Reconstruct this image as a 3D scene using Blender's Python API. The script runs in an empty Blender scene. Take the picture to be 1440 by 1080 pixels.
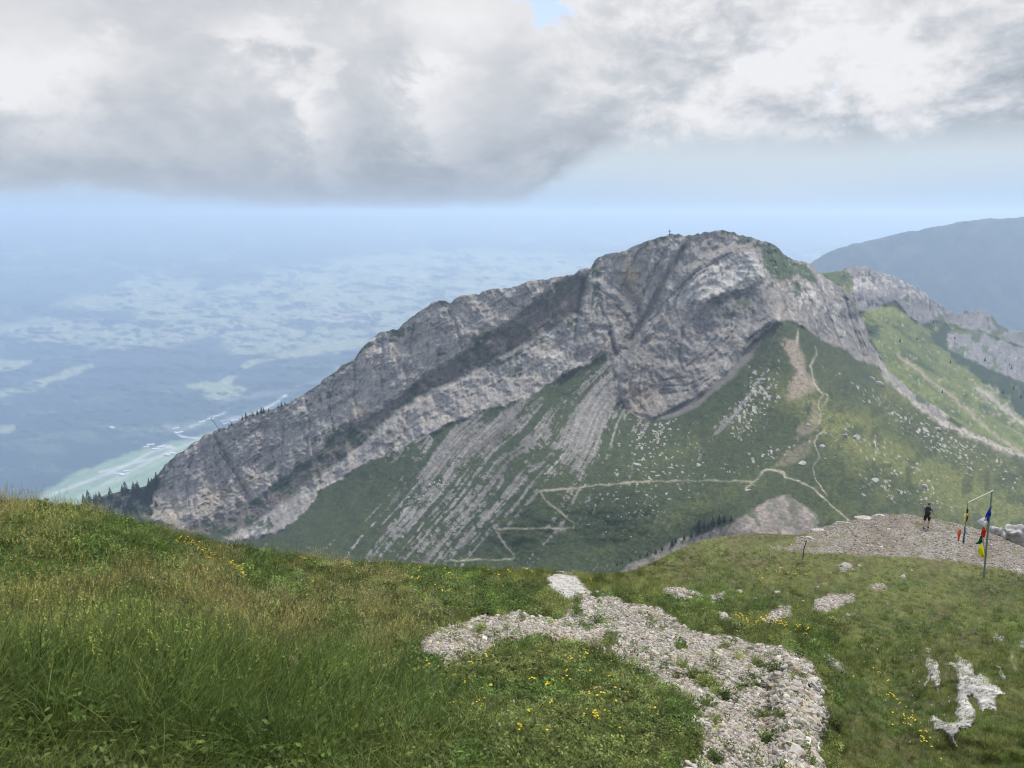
import bpy, math, random
import numpy as np
from mathutils import Vector, Matrix, Euler

# ---------------------------------------------------------------- camera, sky, sun, exposure
SC = bpy.context.scene
COL = SC.collection
F = 1080.0
PITCH = math.radians(12.5)
CP, SP = math.cos(PITCH), math.sin(PITCH)
SUN_EL, SUN_AZ = math.radians(54), math.radians(36)      # azimuth clockwise from the view direction (+Y)
SUN_STRENGTH, SUN_ANGLE = 3.4, math.radians(10)
SKY_STRENGTH, CLOUD_STRENGTH = 0.15, 1.0
HAZE_DENSITY = 1.0 / 10500.0
HAZE_COLOR = (0.61, 0.775, 1.0, 1)
HAZE_BOTTOM = -3400.0

cam = bpy.data.objects.new("camera", bpy.data.cameras.new("camera"))
COL.objects.link(cam)
SC.camera = cam
cam.data.sensor_width = 36.0
cam.data.lens = 36.0 * F / 1440.0
cam.data.clip_start = 0.05
cam.data.clip_end = 200000
cam.location = (0, 0, 0)
cam.rotation_euler = (math.radians(90) - PITCH, 0, 0)

SC.view_settings.view_transform = 'Standard'
SC.view_settings.look = 'None'
SC.view_settings.exposure = 0.40
SC.view_settings.gamma = 1.0
SC.render.engine = 'CYCLES'
cy = SC.cycles
cy.max_bounces = 5
cy.diffuse_bounces = 2
cy.glossy_bounces = 1
cy.transmission_bounces = 2
cy.transparent_max_bounces = 8
cy.volume_bounces = 4
cy.use_denoising = True
cy.denoising_prefilter = 'ACCURATE'
cy.filter_width = 1.15
cy.caustics_reflective = False
cy.caustics_refractive = False


class NB:
    """small helper to wire shader nodes"""
    def __init__(self, tree):
        self.t = tree
        self.n = tree.nodes
        self.l = tree.links

    def node(self, kind, **kw):
        nd = self.n.new(kind)
        for k, v in kw.items():
            setattr(nd, k, v)
        return nd

    def put(self, sock, v):
        if isinstance(v, bpy.types.NodeSocket):
            self.l.new(v, sock)
        elif v is not None:
            if sock.type == 'RGBA' and len(v) == 3:
                v = (*v, 1)
            sock.default_value = v

    def m(self, op, a, b=None, c=None, clamp=False):
        nd = self.node('ShaderNodeMath', operation=op, use_clamp=clamp)
        self.put(nd.inputs[0], a)
        if b is not None: self.put(nd.inputs[1], b)
        if c is not None: self.put(nd.inputs[2], c)
        return nd.outputs[0]

    def vm(self, op, a, b=None):
        nd = self.node('ShaderNodeVectorMath', operation=op)
        self.put(nd.inputs[0], a)
        if b is not None: self.put(nd.inputs[1], b)
        return nd.outputs[0]

    def xyz(self, x, y, z):
        nd = self.node('ShaderNodeCombineXYZ')
        for i, v in enumerate((x, y, z)): self.put(nd.inputs[i], v)
        return nd.outputs[0]

    def noise(self, vec, scale, detail=4, rough=0.55, dist=0.0, lac=2.0):
        nd = self.node('ShaderNodeTexNoise')
        self.put(nd.inputs['Vector'], vec)
        nd.inputs['Scale'].default_value = scale
        nd.inputs['Detail'].default_value = detail
        nd.inputs['Roughness'].default_value = rough
        nd.inputs['Lacunarity'].default_value = lac
        nd.inputs['Distortion'].default_value = dist
        return nd.outputs[0]

    def smooth(self, x, a, b, lo=0.0, hi=1.0):
        nd = self.node('ShaderNodeMapRange', interpolation_type='SMOOTHSTEP')
        self.put(nd.inputs[0], x)
        for i, v in enumerate((a, b, lo, hi)): self.put(nd.inputs[i + 1], v)
        return nd.outputs[0]

    def lin(self, x, a, b, lo=0.0, hi=1.0):
        nd = self.node('ShaderNodeMapRange', interpolation_type='LINEAR')
        self.put(nd.inputs[0], x)
        for i, v in enumerate((a, b, lo, hi)): self.put(nd.inputs[i + 1], v)
        return nd.outputs[0]

    def mix(self, f, a, b, blend='MIX'):
        nd = self.node('ShaderNodeMix', data_type='RGBA', blend_type=blend)
        self.put(nd.inputs[0], f)
        self.put(nd.inputs[6], a)
        self.put(nd.inputs[7], b)
        return nd.outputs[2]


def srgb(r, g, b):
    f = lambda c: (c / 255 / 12.92) if c / 255 <= 0.04045 else ((c / 255 + 0.055) / 1.055) ** 2.4
    return (f(r), f(g), f(b))


def pix_az_el(px, py):
    x, yi = (px - 720) / F, (540 - py) / F
    dy, dz = CP + yi * SP, -SP + yi * CP
    return math.atan2(x, dy), math.atan2(dz, math.hypot(x, dy))


world = bpy.data.worlds.new("World")
SC.world = world
world.use_nodes = True
nb = NB(world.node_tree)
nb.n.clear()
W_out = nb.node('ShaderNodeOutputWorld')
sky = nb.node('ShaderNodeTexSky', sky_type='NISHITA')
sky.sun_disc = False
sky.sun_elevation = SUN_EL
sky.sun_rotation = SUN_AZ
sky.altitude = 2000
sky.dust_density = 2.0
bg_sky = nb.node('ShaderNodeBackground')
bg_sky.inputs[1].default_value = SKY_STRENGTH
nb.l.new(sky.outputs[0], bg_sky.inputs[0])
tc = nb.node('ShaderNodeTexCoord')
sep = nb.node('ShaderNodeSeparateXYZ')
nb.l.new(tc.outputs['Generated'], sep.inputs[0])
dx, dy_, dz_ = sep.outputs
az = nb.m('ARCTAN2', dx, dy_)
el = nb.m('ARCSINE', dz_)
D = tc.outputs['Generated']
stretch = nb.vm('MULTIPLY', D, (1, 1, 1.7))
n_big = nb.noise(stretch, 3.2, 6, 0.55, 0.15)
n_mid = nb.noise(nb.vm('ADD', stretch, (3.1, 1.7, 0.4)), 9.0, 8, 0.60, 0.25)
n_fine = nb.noise(nb.vm('ADD', stretch, (7.1, 2.7, 5.4)), 26.0, 6, 0.58, 0.4)
warp = nb.m('SUBTRACT', n_mid, 0.5)
warpb = nb.m('SUBTRACT', n_big, 0.5)


def blob(px, py, wx, wy, soft=1.0, w=0.0):
    """soft elliptical lobe of the cloud field at a direction in the sky"""
    a0, e0 = pix_az_el(px, py)
    sx, sy = wx / F, wy / F
    a = nb.m('DIVIDE', nb.m('SUBTRACT', nb.m('MULTIPLY_ADD', warp, w * 0.25, az), a0), sx)
    e = nb.m('DIVIDE', nb.m('SUBTRACT', nb.m('MULTIPLY_ADD', warp, w * 0.20, el), e0), sy)
    r2 = nb.m('ADD', nb.m('MULTIPLY', a, a), nb.m('MULTIPLY', e, e))
    return nb.m('EXPONENT', nb.m('MULTIPLY', r2, -soft))


def total(*terms):
    acc = terms[0]
    for t in terms[1:]: acc = nb.m('ADD', acc, t)
    return acc


# clear haze-blue band near the horizon
low = nb.mix(nb.smooth(el, 0.0, 0.075), srgb(176, 199, 222), srgb(203, 214, 221))
low = nb.mix(nb.m('MULTIPLY', blob(1090, 262, 150, 36, 1.0, 0.3), 0.35), low, srgb(212, 219, 222))
# grey cloud bank whose base drops to the horizon on the left and lifts to the right
a700, _ = pix_az_el(740, 290)
a900, _ = pix_az_el(900, 200)
_, e_lo = pix_az_el(480, 287)
_, e_hi = pix_az_el(1000, 214)
base_el = nb.smooth(az, a700 - 0.03, a900 - 0.02, e_lo, e_hi)
base_el = nb.m('ADD', base_el, nb.m('MULTIPLY', blob(120, 290, 200, 80), 0.008))
base_el = nb.m('ADD', base_el, nb.m('MULTIPLY', blob(490, 300, 190, 90, 1.0, 0.4), -0.016))
right = nb.smooth(nb.m('MULTIPLY_ADD', warp, 0.3, az), pix_az_el(740, 150)[0], pix_az_el(960, 150)[0])
h = nb.m('SUBTRACT', nb.m('ADD', nb.m('ADD', el, nb.m('MULTIPLY', warp, 0.055)), nb.m('MULTIPLY', nb.m('SUBTRACT', n_fine, 0.5), 0.026)), base_el)
cloud = nb.smooth(h, nb.m('MULTIPLY_ADD', right, -0.012, -0.006), nb.m('MULTIPLY_ADD', right, 0.026, 0.016))
# brightness of the cloud
bri = nb.smooth(h, 0.0, 0.16, 0.53, 0.70)
puff = nb.smooth(n_mid, 0.36, 0.66, -0.5, 0.5)
puffb = nb.smooth(n_big, 0.36, 0.64, -0.5, 0.5)
pf = nb.smooth(n_fine, 0.3, 0.7, -0.5, 0.5)
bri = total(bri,
            nb.m('MULTIPLY', right, 0.08),
            nb.m('MULTIPLY', puff, nb.m('MULTIPLY_ADD', right, 0.20, 0.08)),
            nb.m('MULTIPLY', puffb, nb.m('MULTIPLY_ADD', right, 0.03, 0.10)),
            nb.m('MULTIPLY', pf, nb.m('MULTIPLY_ADD', right, 0.12, 0.03)),
            nb.m('MULTIPLY', blob(75, 100, 80, 38, 1.0, 1.0), 0.14),
            nb.m('MULTIPLY', blob(20, 115, 50, 25, 1.0, 1.2), 0.14),
            nb.m('MULTIPLY', blob(375, 50, 60, 22, 1.0, 1.0), 0.22),
            nb.m('MULTIPLY', blob(450, 130, 26, 50, 1.0, 1.2), 0.20),
            nb.m('MULTIPLY', blob(620, 150, 60, 70, 1.0, 1.0), 0.14),
            nb.m('MULTIPLY', blob(600, 100, 26, 26, 1.0, 1.2), 0.18),
            nb.m('MULTIPLY', blob(640, 20, 120, 40, 1.0, 0.6), 0.12),
            nb.m('MULTIPLY', blob(1010, 70, 120, 60, 1.0, 1.0), 0.05),
            nb.m('MULTIPLY', blob(1090, 110, 90, 50, 1.0, 1.0), 0.05),
            nb.m('MULTIPLY', blob(1330, 60, 120, 60, 1.0, 1.0), 0.05),
            nb.m('MULTIPLY', blob(740, 200, 110, 90, 1.0, 0.6), -0.04),
            nb.m('MULTIPLY', blob(520, 270, 260, 45, 1.0, 0.5), -0.12),
            nb.m('MULTIPLY', blob(330, 190, 150, 80, 1.0, 0.5), -0.05),
            nb.m('MULTIPLY', blob(1330, 188, 170, 28, 1.0, 0.9), -0.17),
            nb.m('MULTIPLY', blob(920, 185, 130, 55, 1.0, 0.8), 0.13),
            nb.m('MULTIPLY', blob(1160, 205, 60, 18, 1.0, 0.7), -0.10),
            nb.m('MULTIPLY', blob(880, 60, 70, 40, 1.0, 0.8), -0.06),
            )
bri = nb.m('MINIMUM', nb.m('MAXIMUM', nb.m('MULTIPLY_ADD', bri, 0.68, 0.060), 0.32), 0.665)
tint = nb.mix(nb.smooth(bri, 0.36, 0.64), srgb(232, 240, 250), srgb(255, 254, 255))
ccol = nb.mix(1.0, tint, nb.xyz(bri, bri, bri), 'MULTIPLY')
# small blue gaps high in the cloud
gap = nb.m('MAXIMUM', blob(778, 2, 46, 20, 1.0, 0.8), nb.m('MULTIPLY', blob(1180, 120, 24, 30, 1.0, 1.3), 0.42))
gap = nb.m('MAXIMUM', gap, nb.m('MULTIPLY', blob(1065, 65, 28, 24, 1.0, 1.3), 0.38))
gap = nb.smooth(gap, 0.25, 0.75)
low = nb.mix(1.0, low, (0.80, 0.80, 0.80), 'MULTIPLY')
ccol = nb.mix(cloud, low, ccol)
lift = nb.smooth(el, 0.32, 0.60, 1.0, 2.0)      # unseen cloud overhead, brightened to add light to the scene
ccol = nb.mix(1.0, ccol, nb.xyz(lift, lift, lift), 'MULTIPLY')
bg_cloud = nb.node('ShaderNodeBackground')
bg_cloud.inputs[1].default_value = CLOUD_STRENGTH
nb.put(bg_cloud.inputs[0], ccol)
ms = nb.node('ShaderNodeMixShader')
overhead = nb.m('MULTIPLY', nb.smooth(el, 0.34, 0.70), nb.smooth(n_big, 0.40, 0.55, 0.2, 0.8))   # broken cloud higher up, out of the frame
nb.put(ms.inputs[0], nb.m('MAXIMUM', nb.m('MULTIPLY', gap, 0.62), overhead))
nb.l.new(bg_cloud.outputs[0], ms.inputs[1])
nb.l.new(bg_sky.outputs[0], ms.inputs[2])
nb.l.new(ms.outputs[0], W_out.inputs[0])
world.cycles.sampling_method = 'MANUAL'
world.cycles.sample_map_resolution = 512

sun = bpy.data.objects.new("sun", bpy.data.lights.new("sun", 'SUN'))
COL.objects.link(sun)
sun.data.energy = SUN_STRENGTH
sun.data.angle = SUN_ANGLE
sun.data.color = (1.0, 0.95, 0.87)
sdir = Vector((math.sin(SUN_AZ) * math.cos(SUN_EL), math.cos(SUN_AZ) * math.cos(SUN_EL), math.sin(SUN_EL)))
sun.rotation_euler = sdir.to_track_quat('Z', 'Y').to_euler()

# ---------------------------------------------------------------- numeric helpers
RNG = np.random.default_rng(7)
random.seed(7)


def _hash(ix, iy, iz, seed):
    h = (ix * 374761393 + iy * 668265263 + iz * 2147483647 + seed * 974634777) & 0xffffffff
    h = ((h ^ (h >> 13)) * 1274126177) & 0xffffffff
    h = ((h ^ (h >> 16)) * 2246822519) & 0xffffffff
    return (h ^ (h >> 15)) & 0xffffffff


def vnoise(x, y, z=None, seed=0):
    """value noise in -1..1"""
    x = np.asarray(x, float); y = np.asarray(y, float)
    if z is None: z = np.zeros_like(x)
    xf, yf, zf = np.floor(x), np.floor(y), np.floor(z)
    ix, iy, iz = xf.astype(np.int64), yf.astype(np.int64), zf.astype(np.int64)
    fx, fy, fz = x - xf, y - yf, z - zf
    fx = fx * fx * fx * (fx * (fx * 6 - 15) + 10)
    fy = fy * fy * fy * (fy * (fy * 6 - 15) + 10)
    fz = fz * fz * fz * (fz * (fz * 6 - 15) + 10)
    r = 0
    flat = not np.any(z)
    for dz in ((0,) if flat else (0, 1)):
        wz = 1.0 if flat else (fz if dz else 1 - fz)
        for dy in (0, 1):
            wy = fy if dy else 1 - fy
            for dx in (0, 1):
                wx = fx if dx else 1 - fx
                r = r + _hash(ix + dx, iy + dy, iz + dz, seed) / 4294967295.0 * wx * wy * wz
    return r * 2 - 1


def fbm(x, y, z=None, oct=5, seed=0, gain=0.5):
    a, s, n = 1.0, 0.0, 0.0
    for i in range(oct):
        k = 2.03 ** i
        s = s + a * vnoise(x * k, y * k, None if z is None else z * k, seed + i * 17)
        n += a
        a *= gain
    return s / n * 1.6


def ridged(x, y, z=None, oct=4, seed=0, gain=0.55):
    a, s, n = 1.0, 0.0, 0.0
    for i in range(oct):
        k = 2.1 ** i
        s = s + a * (1 - 2 * np.abs(vnoise(x * k, y * k, None if z is None else z * k, seed + i * 31)))
        n += a
        a *= gain
    return s / n


def sstep(x, a, b):
    t = np.clip((x - a) / (b - a), 0, 1)
    return t * t * (3 - 2 * t)


def lerp(a, b, t):
    return a + (b - a) * t


class RBF:
    def __init__(self, pts, lam=1e-4, sc=500.0):
        p = np.array(pts, float)
        self.c = p[:, :2] / sc
        self.sc = sc
        n = len(p)
        K = self._phi(self.c, self.c) + lam * np.eye(n)
        P = np.hstack([np.ones((n, 1)), self.c])
        A = np.block([[K, P], [P.T, np.zeros((3, 3))]])
        self.w = np.linalg.solve(A, np.concatenate([p[:, 2], np.zeros(3)]))

    @staticmethod
    def _phi(a, b):
        d2 = ((a[:, None, :] - b[None, :, :]) ** 2).sum(-1)
        return 0.5 * d2 * np.log(d2 + 1e-12)

    def __call__(self, x, y):
        shp = np.shape(x)
        q = np.stack([np.ravel(x), np.ravel(y)], 1) / self.sc
        out = np.empty(len(q))
        n = len(self.c)
        for i in range(0, len(q), 40000):
            s = q[i:i + 40000]
            out[i:i + 40000] = self._phi(s, self.c) @ self.w[:n] + self.w[n] + s @ self.w[n + 1:]
        return out.reshape(shp)


def inside(poly, x, y):
    p = np.array(poly, float)
    x0, y0 = p[:, 0], p[:, 1]
    x1, y1 = np.roll(x0, -1), np.roll(y0, -1)
    r = np.zeros(np.shape(x), bool)
    for a, b, c, d in zip(x0, y0, x1, y1):
        if b == d: continue
        hit = ((b > y) != (d > y)) & (x < (c - a) * (y - b) / (d - b) + a)
        r ^= hit
    return r


def segdist(line, x, y, closed=False):
    p = np.array(line, float)
    if closed: p = np.vstack([p, p[:1]])
    best = np.full(np.shape(x), 1e9)
    for (a, b), (c, d) in zip(p[:-1], p[1:]):
        vx, vy = c - a, d - b
        t = np.clip(((x - a) * vx + (y - b) * vy) / (vx * vx + vy * vy + 1e-9), 0, 1)
        best = np.minimum(best, np.hypot(x - a - t * vx, y - b - t * vy))
    return best


def line_glow(line, x, y, w):
    """exp(-(d/w)^2) of the distance to a polyline, evaluated only near it"""
    p = np.array(line, float)
    q = 3.0 * np.max(w) + 1
    out = np.zeros(np.shape(x))
    m = (x > p[:, 0].min() - q) & (x < p[:, 0].max() + q) & (y > p[:, 1].min() - q) & (y < p[:, 1].max() + q)
    if m.any():
        ww = w[m] if np.ndim(w) else w
        out[m] = np.exp(-(segdist(line, x[m], y[m]) / ww) ** 2)
    return out


def sdist(poly, x, y):
    """signed distance in px, positive inside; evaluated only near the polygon"""
    p = np.array(poly, float)
    out = np.full(np.shape(x), -60.0)
    m = (x > p[:, 0].min() - 60) & (x < p[:, 0].max() + 60) & (y > p[:, 1].min() - 60) & (y < p[:, 1].max() + 60)
    if m.any():
        xs, ys = x[m], y[m]
        d = segdist(poly, xs, ys, True)
        out[m] = np.where(inside(poly, xs, ys), d, -np.minimum(d, 60))
    return out


def soft(poly, x, y, w=3.0, off=0.0):
    return sstep(sdist(poly, x, y) + off, -w, w)


def gauss(x, y, cx, cy_, sx, sy, ang=0.0):
    c, s = math.cos(ang), math.sin(ang)
    u, v = (x - cx) * c + (y - cy_) * s, -(x - cx) * s + (y - cy_) * c
    return np.exp(-(u / sx) ** 2 - (v / sy) ** 2)


def world_pt(px, py, Y):
    x, yi = (px - 720) / F, (540 - py) / F
    dy, dz = CP + yi * SP, -SP + yi * CP
    return np.stack([x / dy * Y, Y, dz / dy * Y], -1)


def mixc(col, rgb, t):
    t = np.asarray(t)[..., None]
    return col * (1 - t) + np.array(rgb) * t


def fast_mesh(name, verts, faces4, col=None, smooth=True, uv=None):
    me = bpy.data.meshes.new(name)
    nv, nf = len(verts), len(faces4)
    k = faces4.shape[1]
    me.vertices.add(nv)
    me.vertices.foreach_set('co', np.ascontiguousarray(verts, np.float32).ravel())
    me.loops.add(nf * k)
    me.loops.foreach_set('vertex_index', np.ascontiguousarray(faces4, np.int32).ravel())
    me.polygons.add(nf)
    me.polygons.foreach_set('loop_start', np.arange(0, nf * k, k, dtype=np.int32))
    me.polygons.foreach_set('use_smooth', np.full(nf, smooth, bool))
    me.update(calc_edges=True)
    if col is not None:
        a = me.attributes.new('tone', 'FLOAT_COLOR', 'POINT')
        c = np.ones((nv, 4), np.float32)
        c[:, :3] = col
        a.data.foreach_set('color', c.ravel())
    return me


def grid_faces(r, c):
    i = np.arange(r * c).reshape(r, c)
    return np.stack([i[:-1, :-1], i[1:, :-1], i[1:, 1:], i[:-1, 1:]], -1).reshape(-1, 4)


def tag(o, label=None, cat=None, group=None, kind=None):
    if label: o['label'] = label
    if cat: o['category'] = cat
    if group: o['group'] = group
    if kind: o['kind'] = kind
    return o


def link(name, me, mat=None, parent=None, loc=None):
    o = bpy.data.objects.new(name, me)
    COL.objects.link(o)
    if mat is not None and me is not None and not me.materials: me.materials.append(mat)
    if parent is not None: o.parent = parent
    if loc is not None: o.location = loc
    return o


def tone_mat(name, scale, amt=0.5, bump=0.0, bscale=None, rough=0.9, detail=8, aniso=(1, 1, 1)):
    m = bpy.data.materials.new(name)
    m.use_nodes = True
    b = NB(m.node_tree)
    p = m.node_tree.nodes['Principled BSDF']
    at = b.node('ShaderNodeAttribute', attribute_name='tone')
    tcn = b.node('ShaderNodeTexCoord')
    v = b.vm('MULTIPLY', tcn.outputs['Object'], aniso)
    n = b.noise(v, scale, detail, 0.62)
    f = b.lin(n, 0.25, 0.75, 1 - amt, 1 + amt)
    c = b.mix(1.0, at.outputs['Color'], b.xyz(f, f, f), 'MULTIPLY')
    b.put(p.inputs['Base Color'], c)
    p.inputs['Roughness'].default_value = rough
    p.inputs['Specular IOR Level'].default_value = 0.15
    if bump:
        n2 = b.noise(v, bscale or scale, detail, 0.65)
        bp = b.node('ShaderNodeBump')
        bp.inputs['Strength'].default_value = 1.0
        bp.inputs['Distance'].default_value = bump
        b.put(bp.inputs['Height'], n2)
        b.l.new(bp.outputs[0], p.inputs['Normal'])
    return m


def plain_mat(name, rgb, rough=0.7, var=0.0, scale=5.0, spec=0.3, inst=False, trans=0.0):
    m = bpy.data.materials.new(name)
    m.use_nodes = True
    b = NB(m.node_tree)
    p = m.node_tree.nodes['Principled BSDF']
    tcn = b.node('ShaderNodeTexCoord')
    n = b.noise(tcn.outputs['Object'], scale, 4, 0.6)
    f = b.lin(n, 0.3, 0.7, 1 - var, 1 + var)
    c = b.mix(1.0, rgb, b.xyz(f, f, f), 'MULTIPLY')
    if inst:
        at = b.node('ShaderNodeAttribute', attribute_type='INSTANCER', attribute_name='tint')
        c = b.mix(1.0, c, at.outputs['Color'], 'MULTIPLY')
    b.put(p.inputs['Base Color'], c)
    p.inputs['Roughness'].default_value = rough
    p.inputs['Specular IOR Level'].default_value = spec
    if trans:
        out = [x for x in m.node_tree.nodes if x.type == 'OUTPUT_MATERIAL'][0]
        tr = b.node('ShaderNodeBsdfTranslucent')
        b.put(tr.inputs[0], c)
        mx = b.node('ShaderNodeMixShader')
        mx.inputs[0].default_value = trans
        b.l.new(p.outputs[0], mx.inputs[1])
        b.l.new(tr.outputs[0], mx.inputs[2])
        b.l.new(mx.outputs[0], out.inputs[0])
    return m


# ---------------------------------------------------------------- the main mountain (surface laid out by distance and height)
SKY_MT = [(-700, 860), (-300, 790), (0, 745), (100, 712), (135, 700), (170, 690), (205, 683), (222, 668), (232, 652), (262, 630), (290, 611), (318, 600),
          (345, 586), (385, 574), (418, 560), (440, 545), (478, 517), (500, 502), (510, 490), (528, 471), (560, 462), (585, 440), (606, 428),
          (618, 421), (634, 425), (648, 415), (675, 412), (690, 407), (712, 406), (750, 395), (780, 390), (806, 387), (815, 379), (830, 377),
          (836, 366), (850, 358), (868, 355), (900, 344), (922, 334), (940, 330), (955, 330), (962, 333), (980, 328), (1000, 326), (1022, 325), (1045, 331),
          (1062, 337), (1078, 339), (1092, 347), (1100, 355), (1118, 366), (1130, 367), (1140, 372), (1150, 384), (1168, 396), (1184, 404), (1196, 415), (1206, 430),
          (1214, 450), (1222, 470), (1234, 492), (1246, 516), (1264, 536), (1290, 556), (1320, 575), (1352, 596), (1390, 617), (1420, 632), (1460, 650),
          (1600, 705), (1900, 810), (2200, 900)]
D_MT = [(-700, 860, 1250), (-300, 790, 1200), (0, 745, 1180), (120, 705, 1160), (230, 655, 1150), (300, 607, 1150), (430, 556, 1170), (500, 500, 1180), (560, 460, 1180), (620, 422, 1180),
        (720, 405, 1170), (830, 375, 1165), (920, 334, 1160), (1000, 326, 1160), (1060, 337, 1155), (1120, 368, 1130), (1150, 384, 1120), (1200, 425, 1110), (1222, 470, 1090),
        (1246, 516, 1040), (1180, 470, 1030), (1210, 500, 1020),
        (120, 760, 1060), (250, 745, 1020), (350, 750, 970), (440, 690, 990), (560, 620, 1000), (640, 590, 1000), (760, 540, 1010), (862, 500, 1020), (870, 545, 960),
        (900, 590, 905), (960, 565, 905), (1050, 400, 1075), (1050, 480, 955), (1010, 525, 915), (1100, 455, 930), (1130, 462, 935),
        (1130, 490, 880), (1145, 550, 775), (1150, 610, 690), (1140, 665, 600), (1170, 700, 545), (1190, 735, 500),
        (1050, 678, 585), (900, 678, 615), (760, 690, 640), (808, 740, 595), (697, 743, 620), (720, 785, 580), (640, 790, 600), (500, 790, 690), (400, 780, 790), (300, 790, 880), (100, 850, 900), (-300, 900, 1000),
        (600, 860, 520), (300, 900, 700), (800, 860, 480), (1000, 860, 430), (980, 640, 700), (1000, 600, 770), (700, 640, 850), (560, 700, 850), (850, 620, 800),
        (1100, 720, 520), (1040, 735, 500), (980, 757, 535), (1000, 770, 510), (880, 800, 525), (1120, 750, 490), (1090, 690, 562),
        (1240, 560, 870), (1300, 600, 850), (1380, 625, 850), (1440, 650, 840), (1300, 680, 640), (1440, 720, 670), (1250, 720, 530), (1200, 650, 610), (1440, 790, 540), (1250, 820, 430),
        (1600, 710, 880), (1900, 815, 950), (1900, 950, 500), (2200, 1000, 520), (1190, 560, 800), (1300, 900, 380)]
_rb = RBF([(a, b, math.log(c)) for a, b, c in D_MT], 2e-4)

P_LEFT = [(-700, 1000), (-300, 850), (100, 770), (205, 730), (260, 745), (330, 760), (372, 752), (410, 738), (450, 692), (500, 657), (560, 632), (600, 612), (640, 592), (690, 575), (735, 562), (770, 541), (820, 514), (850, 500),
          (872, 500), (868, 545), (880, 300), (-700, 300)]
P_LENS = [(871, 545), (877, 500), (900, 462), (925, 440), (938, 405), (955, 385), (975, 370), (1010, 352), (1040, 345), (1064, 350), (1072, 372), (1084, 398), (1098, 425), (1098, 452),
          (1078, 462), (1060, 480), (1040, 505), (1015, 530), (990, 552), (950, 574), (918, 590), (900, 588), (884, 578), (873, 562)]
P_PEAK = [(860, 300), (850, 500), (880, 545), (980, 480), (1060, 480), (1090, 454), (1118, 452), (1138, 466), (1160, 480), (1190, 494), (1215, 508), (1236, 518), (1262, 545), (1300, 575), (1330, 590), (1420, 500), (1300, 380), (1100, 300)]
P_BAND = [(150, 800), (260, 742), (318, 722), (372, 690), (430, 645), (470, 612), (520, 585), (580, 540), (640, 502), (700, 462), (745, 428), (786, 396), (812, 384), (826, 392), (822, 415), (812, 440), (780, 462), (740, 482), (700, 505),
          (650, 532), (610, 548), (575, 572), (540, 594), (512, 622), (480, 648), (440, 676), (410, 700), (380, 722), (345, 745), (300, 765), (200, 810)]
P_LOBE = [(826, 392), (840, 388), (880, 420), (894, 440), (888, 470), (864, 498), (845, 505), (820, 516), (808, 480), (814, 440), (822, 415)]
P_MEADOW = [(1068, 345), (1084, 346), (1100, 358), (1118, 368), (1134, 376), (1150, 390), (1148, 398), (1134, 392), (1118, 385), (1104, 396), (1086, 392), (1076, 376), (1072, 360)]
P_HOLLOW = [(870, 803), (884, 792), (920, 775), (960, 756), (1000, 745), (1030, 736), (1060, 715), (1090, 700), (1110, 697), (1126, 706), (1140, 716), (1150, 726), (1152, 740), (1162, 752), (1140, 800), (900, 860)]

C_ISO = [([(600, 612), (540, 690), (480, 760)], 0), ([(670, 590), (610, 660), (560, 720), (500, 790)], 60), ([(760, 545), (700, 605), (640, 670), (540, 790)], 120),
         ([(830, 515), (770, 570), (700, 640), (620, 740), (580, 790)], 170), ([(864, 520), (790, 625), (720, 700), (640, 790)], 215), ([(868, 560), (845, 610), (815, 670), (760, 760)], 270),
         ([(890, 600), (870, 680), (840, 770)], 330), ([(1050, 510), (960, 590), (910, 690), (880, 760)], 395), ([(1110, 500), (1060, 600), (1000, 690), (940, 760)], 470),
         ([(450, 700), (400, 750), (340, 830)], -90)]
_rc = RBF([(x, y, v) for ln, v in C_ISO for x, y in ln], 1e-3)
L_ISO = [([(871, 545), (877, 500), (900, 462), (925, 440), (938, 405), (955, 385), (975, 370), (1010, 352), (1055, 346)], 0),
         ([(884, 578), (918, 590), (950, 574), (990, 552), (1015, 530), (1040, 505), (1060, 480), (1085, 460)], 0),
         ([(905, 545), (912, 500), (935, 470), (955, 430), (975, 405), (1010, 385), (1055, 372)], 26), ([(905, 560), (940, 550), (980, 525), (1010, 500), (1045, 465), (1080, 440)], 26),
         ([(935, 520), (975, 470), (1020, 425), (1075, 400)], 52)]
_rl = RBF([(x, y, v) for ln, v in L_ISO for x, y in ln], 1e-3)


def strata(px, py):
    """strata coordinate s (px across the beds) and l (px along)"""
    dxl, dyl = 0.872, -0.49
    s = (px * -dyl + py * dxl)
    l = px * dxl + py * dyl
    s = s + 10 * fbm(px / 160, py / 160, seed=3, oct=3) + 16 * np.sin(l / 95.0) * 0.25
    # steep beds of the upper face
    w = sstep(px, 815, 850) * sstep(px, 1100, 1060)
    d2x, d2y = 0.50, -0.866
    s2 = px * -d2y + py * -d2x * -1 + 12 * fbm(px / 70, py / 70, seed=5, oct=3)
    l2 = px * d2x + py * d2y
    s2 = px * 0.866 + py * 0.50 + 12 * fbm(px / 70, py / 70, seed=5, oct=3)
    s = np.where(w > 0.5, s2, s)
    l = np.where(w > 0.5, l2, l)
    li = sdist(P_LENS, px, py) > 0
    if li.any():
        s[li] = _rl(px[li], py[li]) + 6 * fbm(px[li] / 40, py[li] / 40, seed=9, oct=3)
        l[li] = px[li] * 0.7 - py[li] * 0.7
    # right shoulder: broken, near vertical ribs
    r = (px > 1098) & ~li
    s[r] = px[r] * 0.96 + py[r] * -0.25 + 10 * fbm(px[r] / 30, py[r] / 30, seed=11, oct=3)
    l[r] = py[r]
    return s, l


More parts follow.
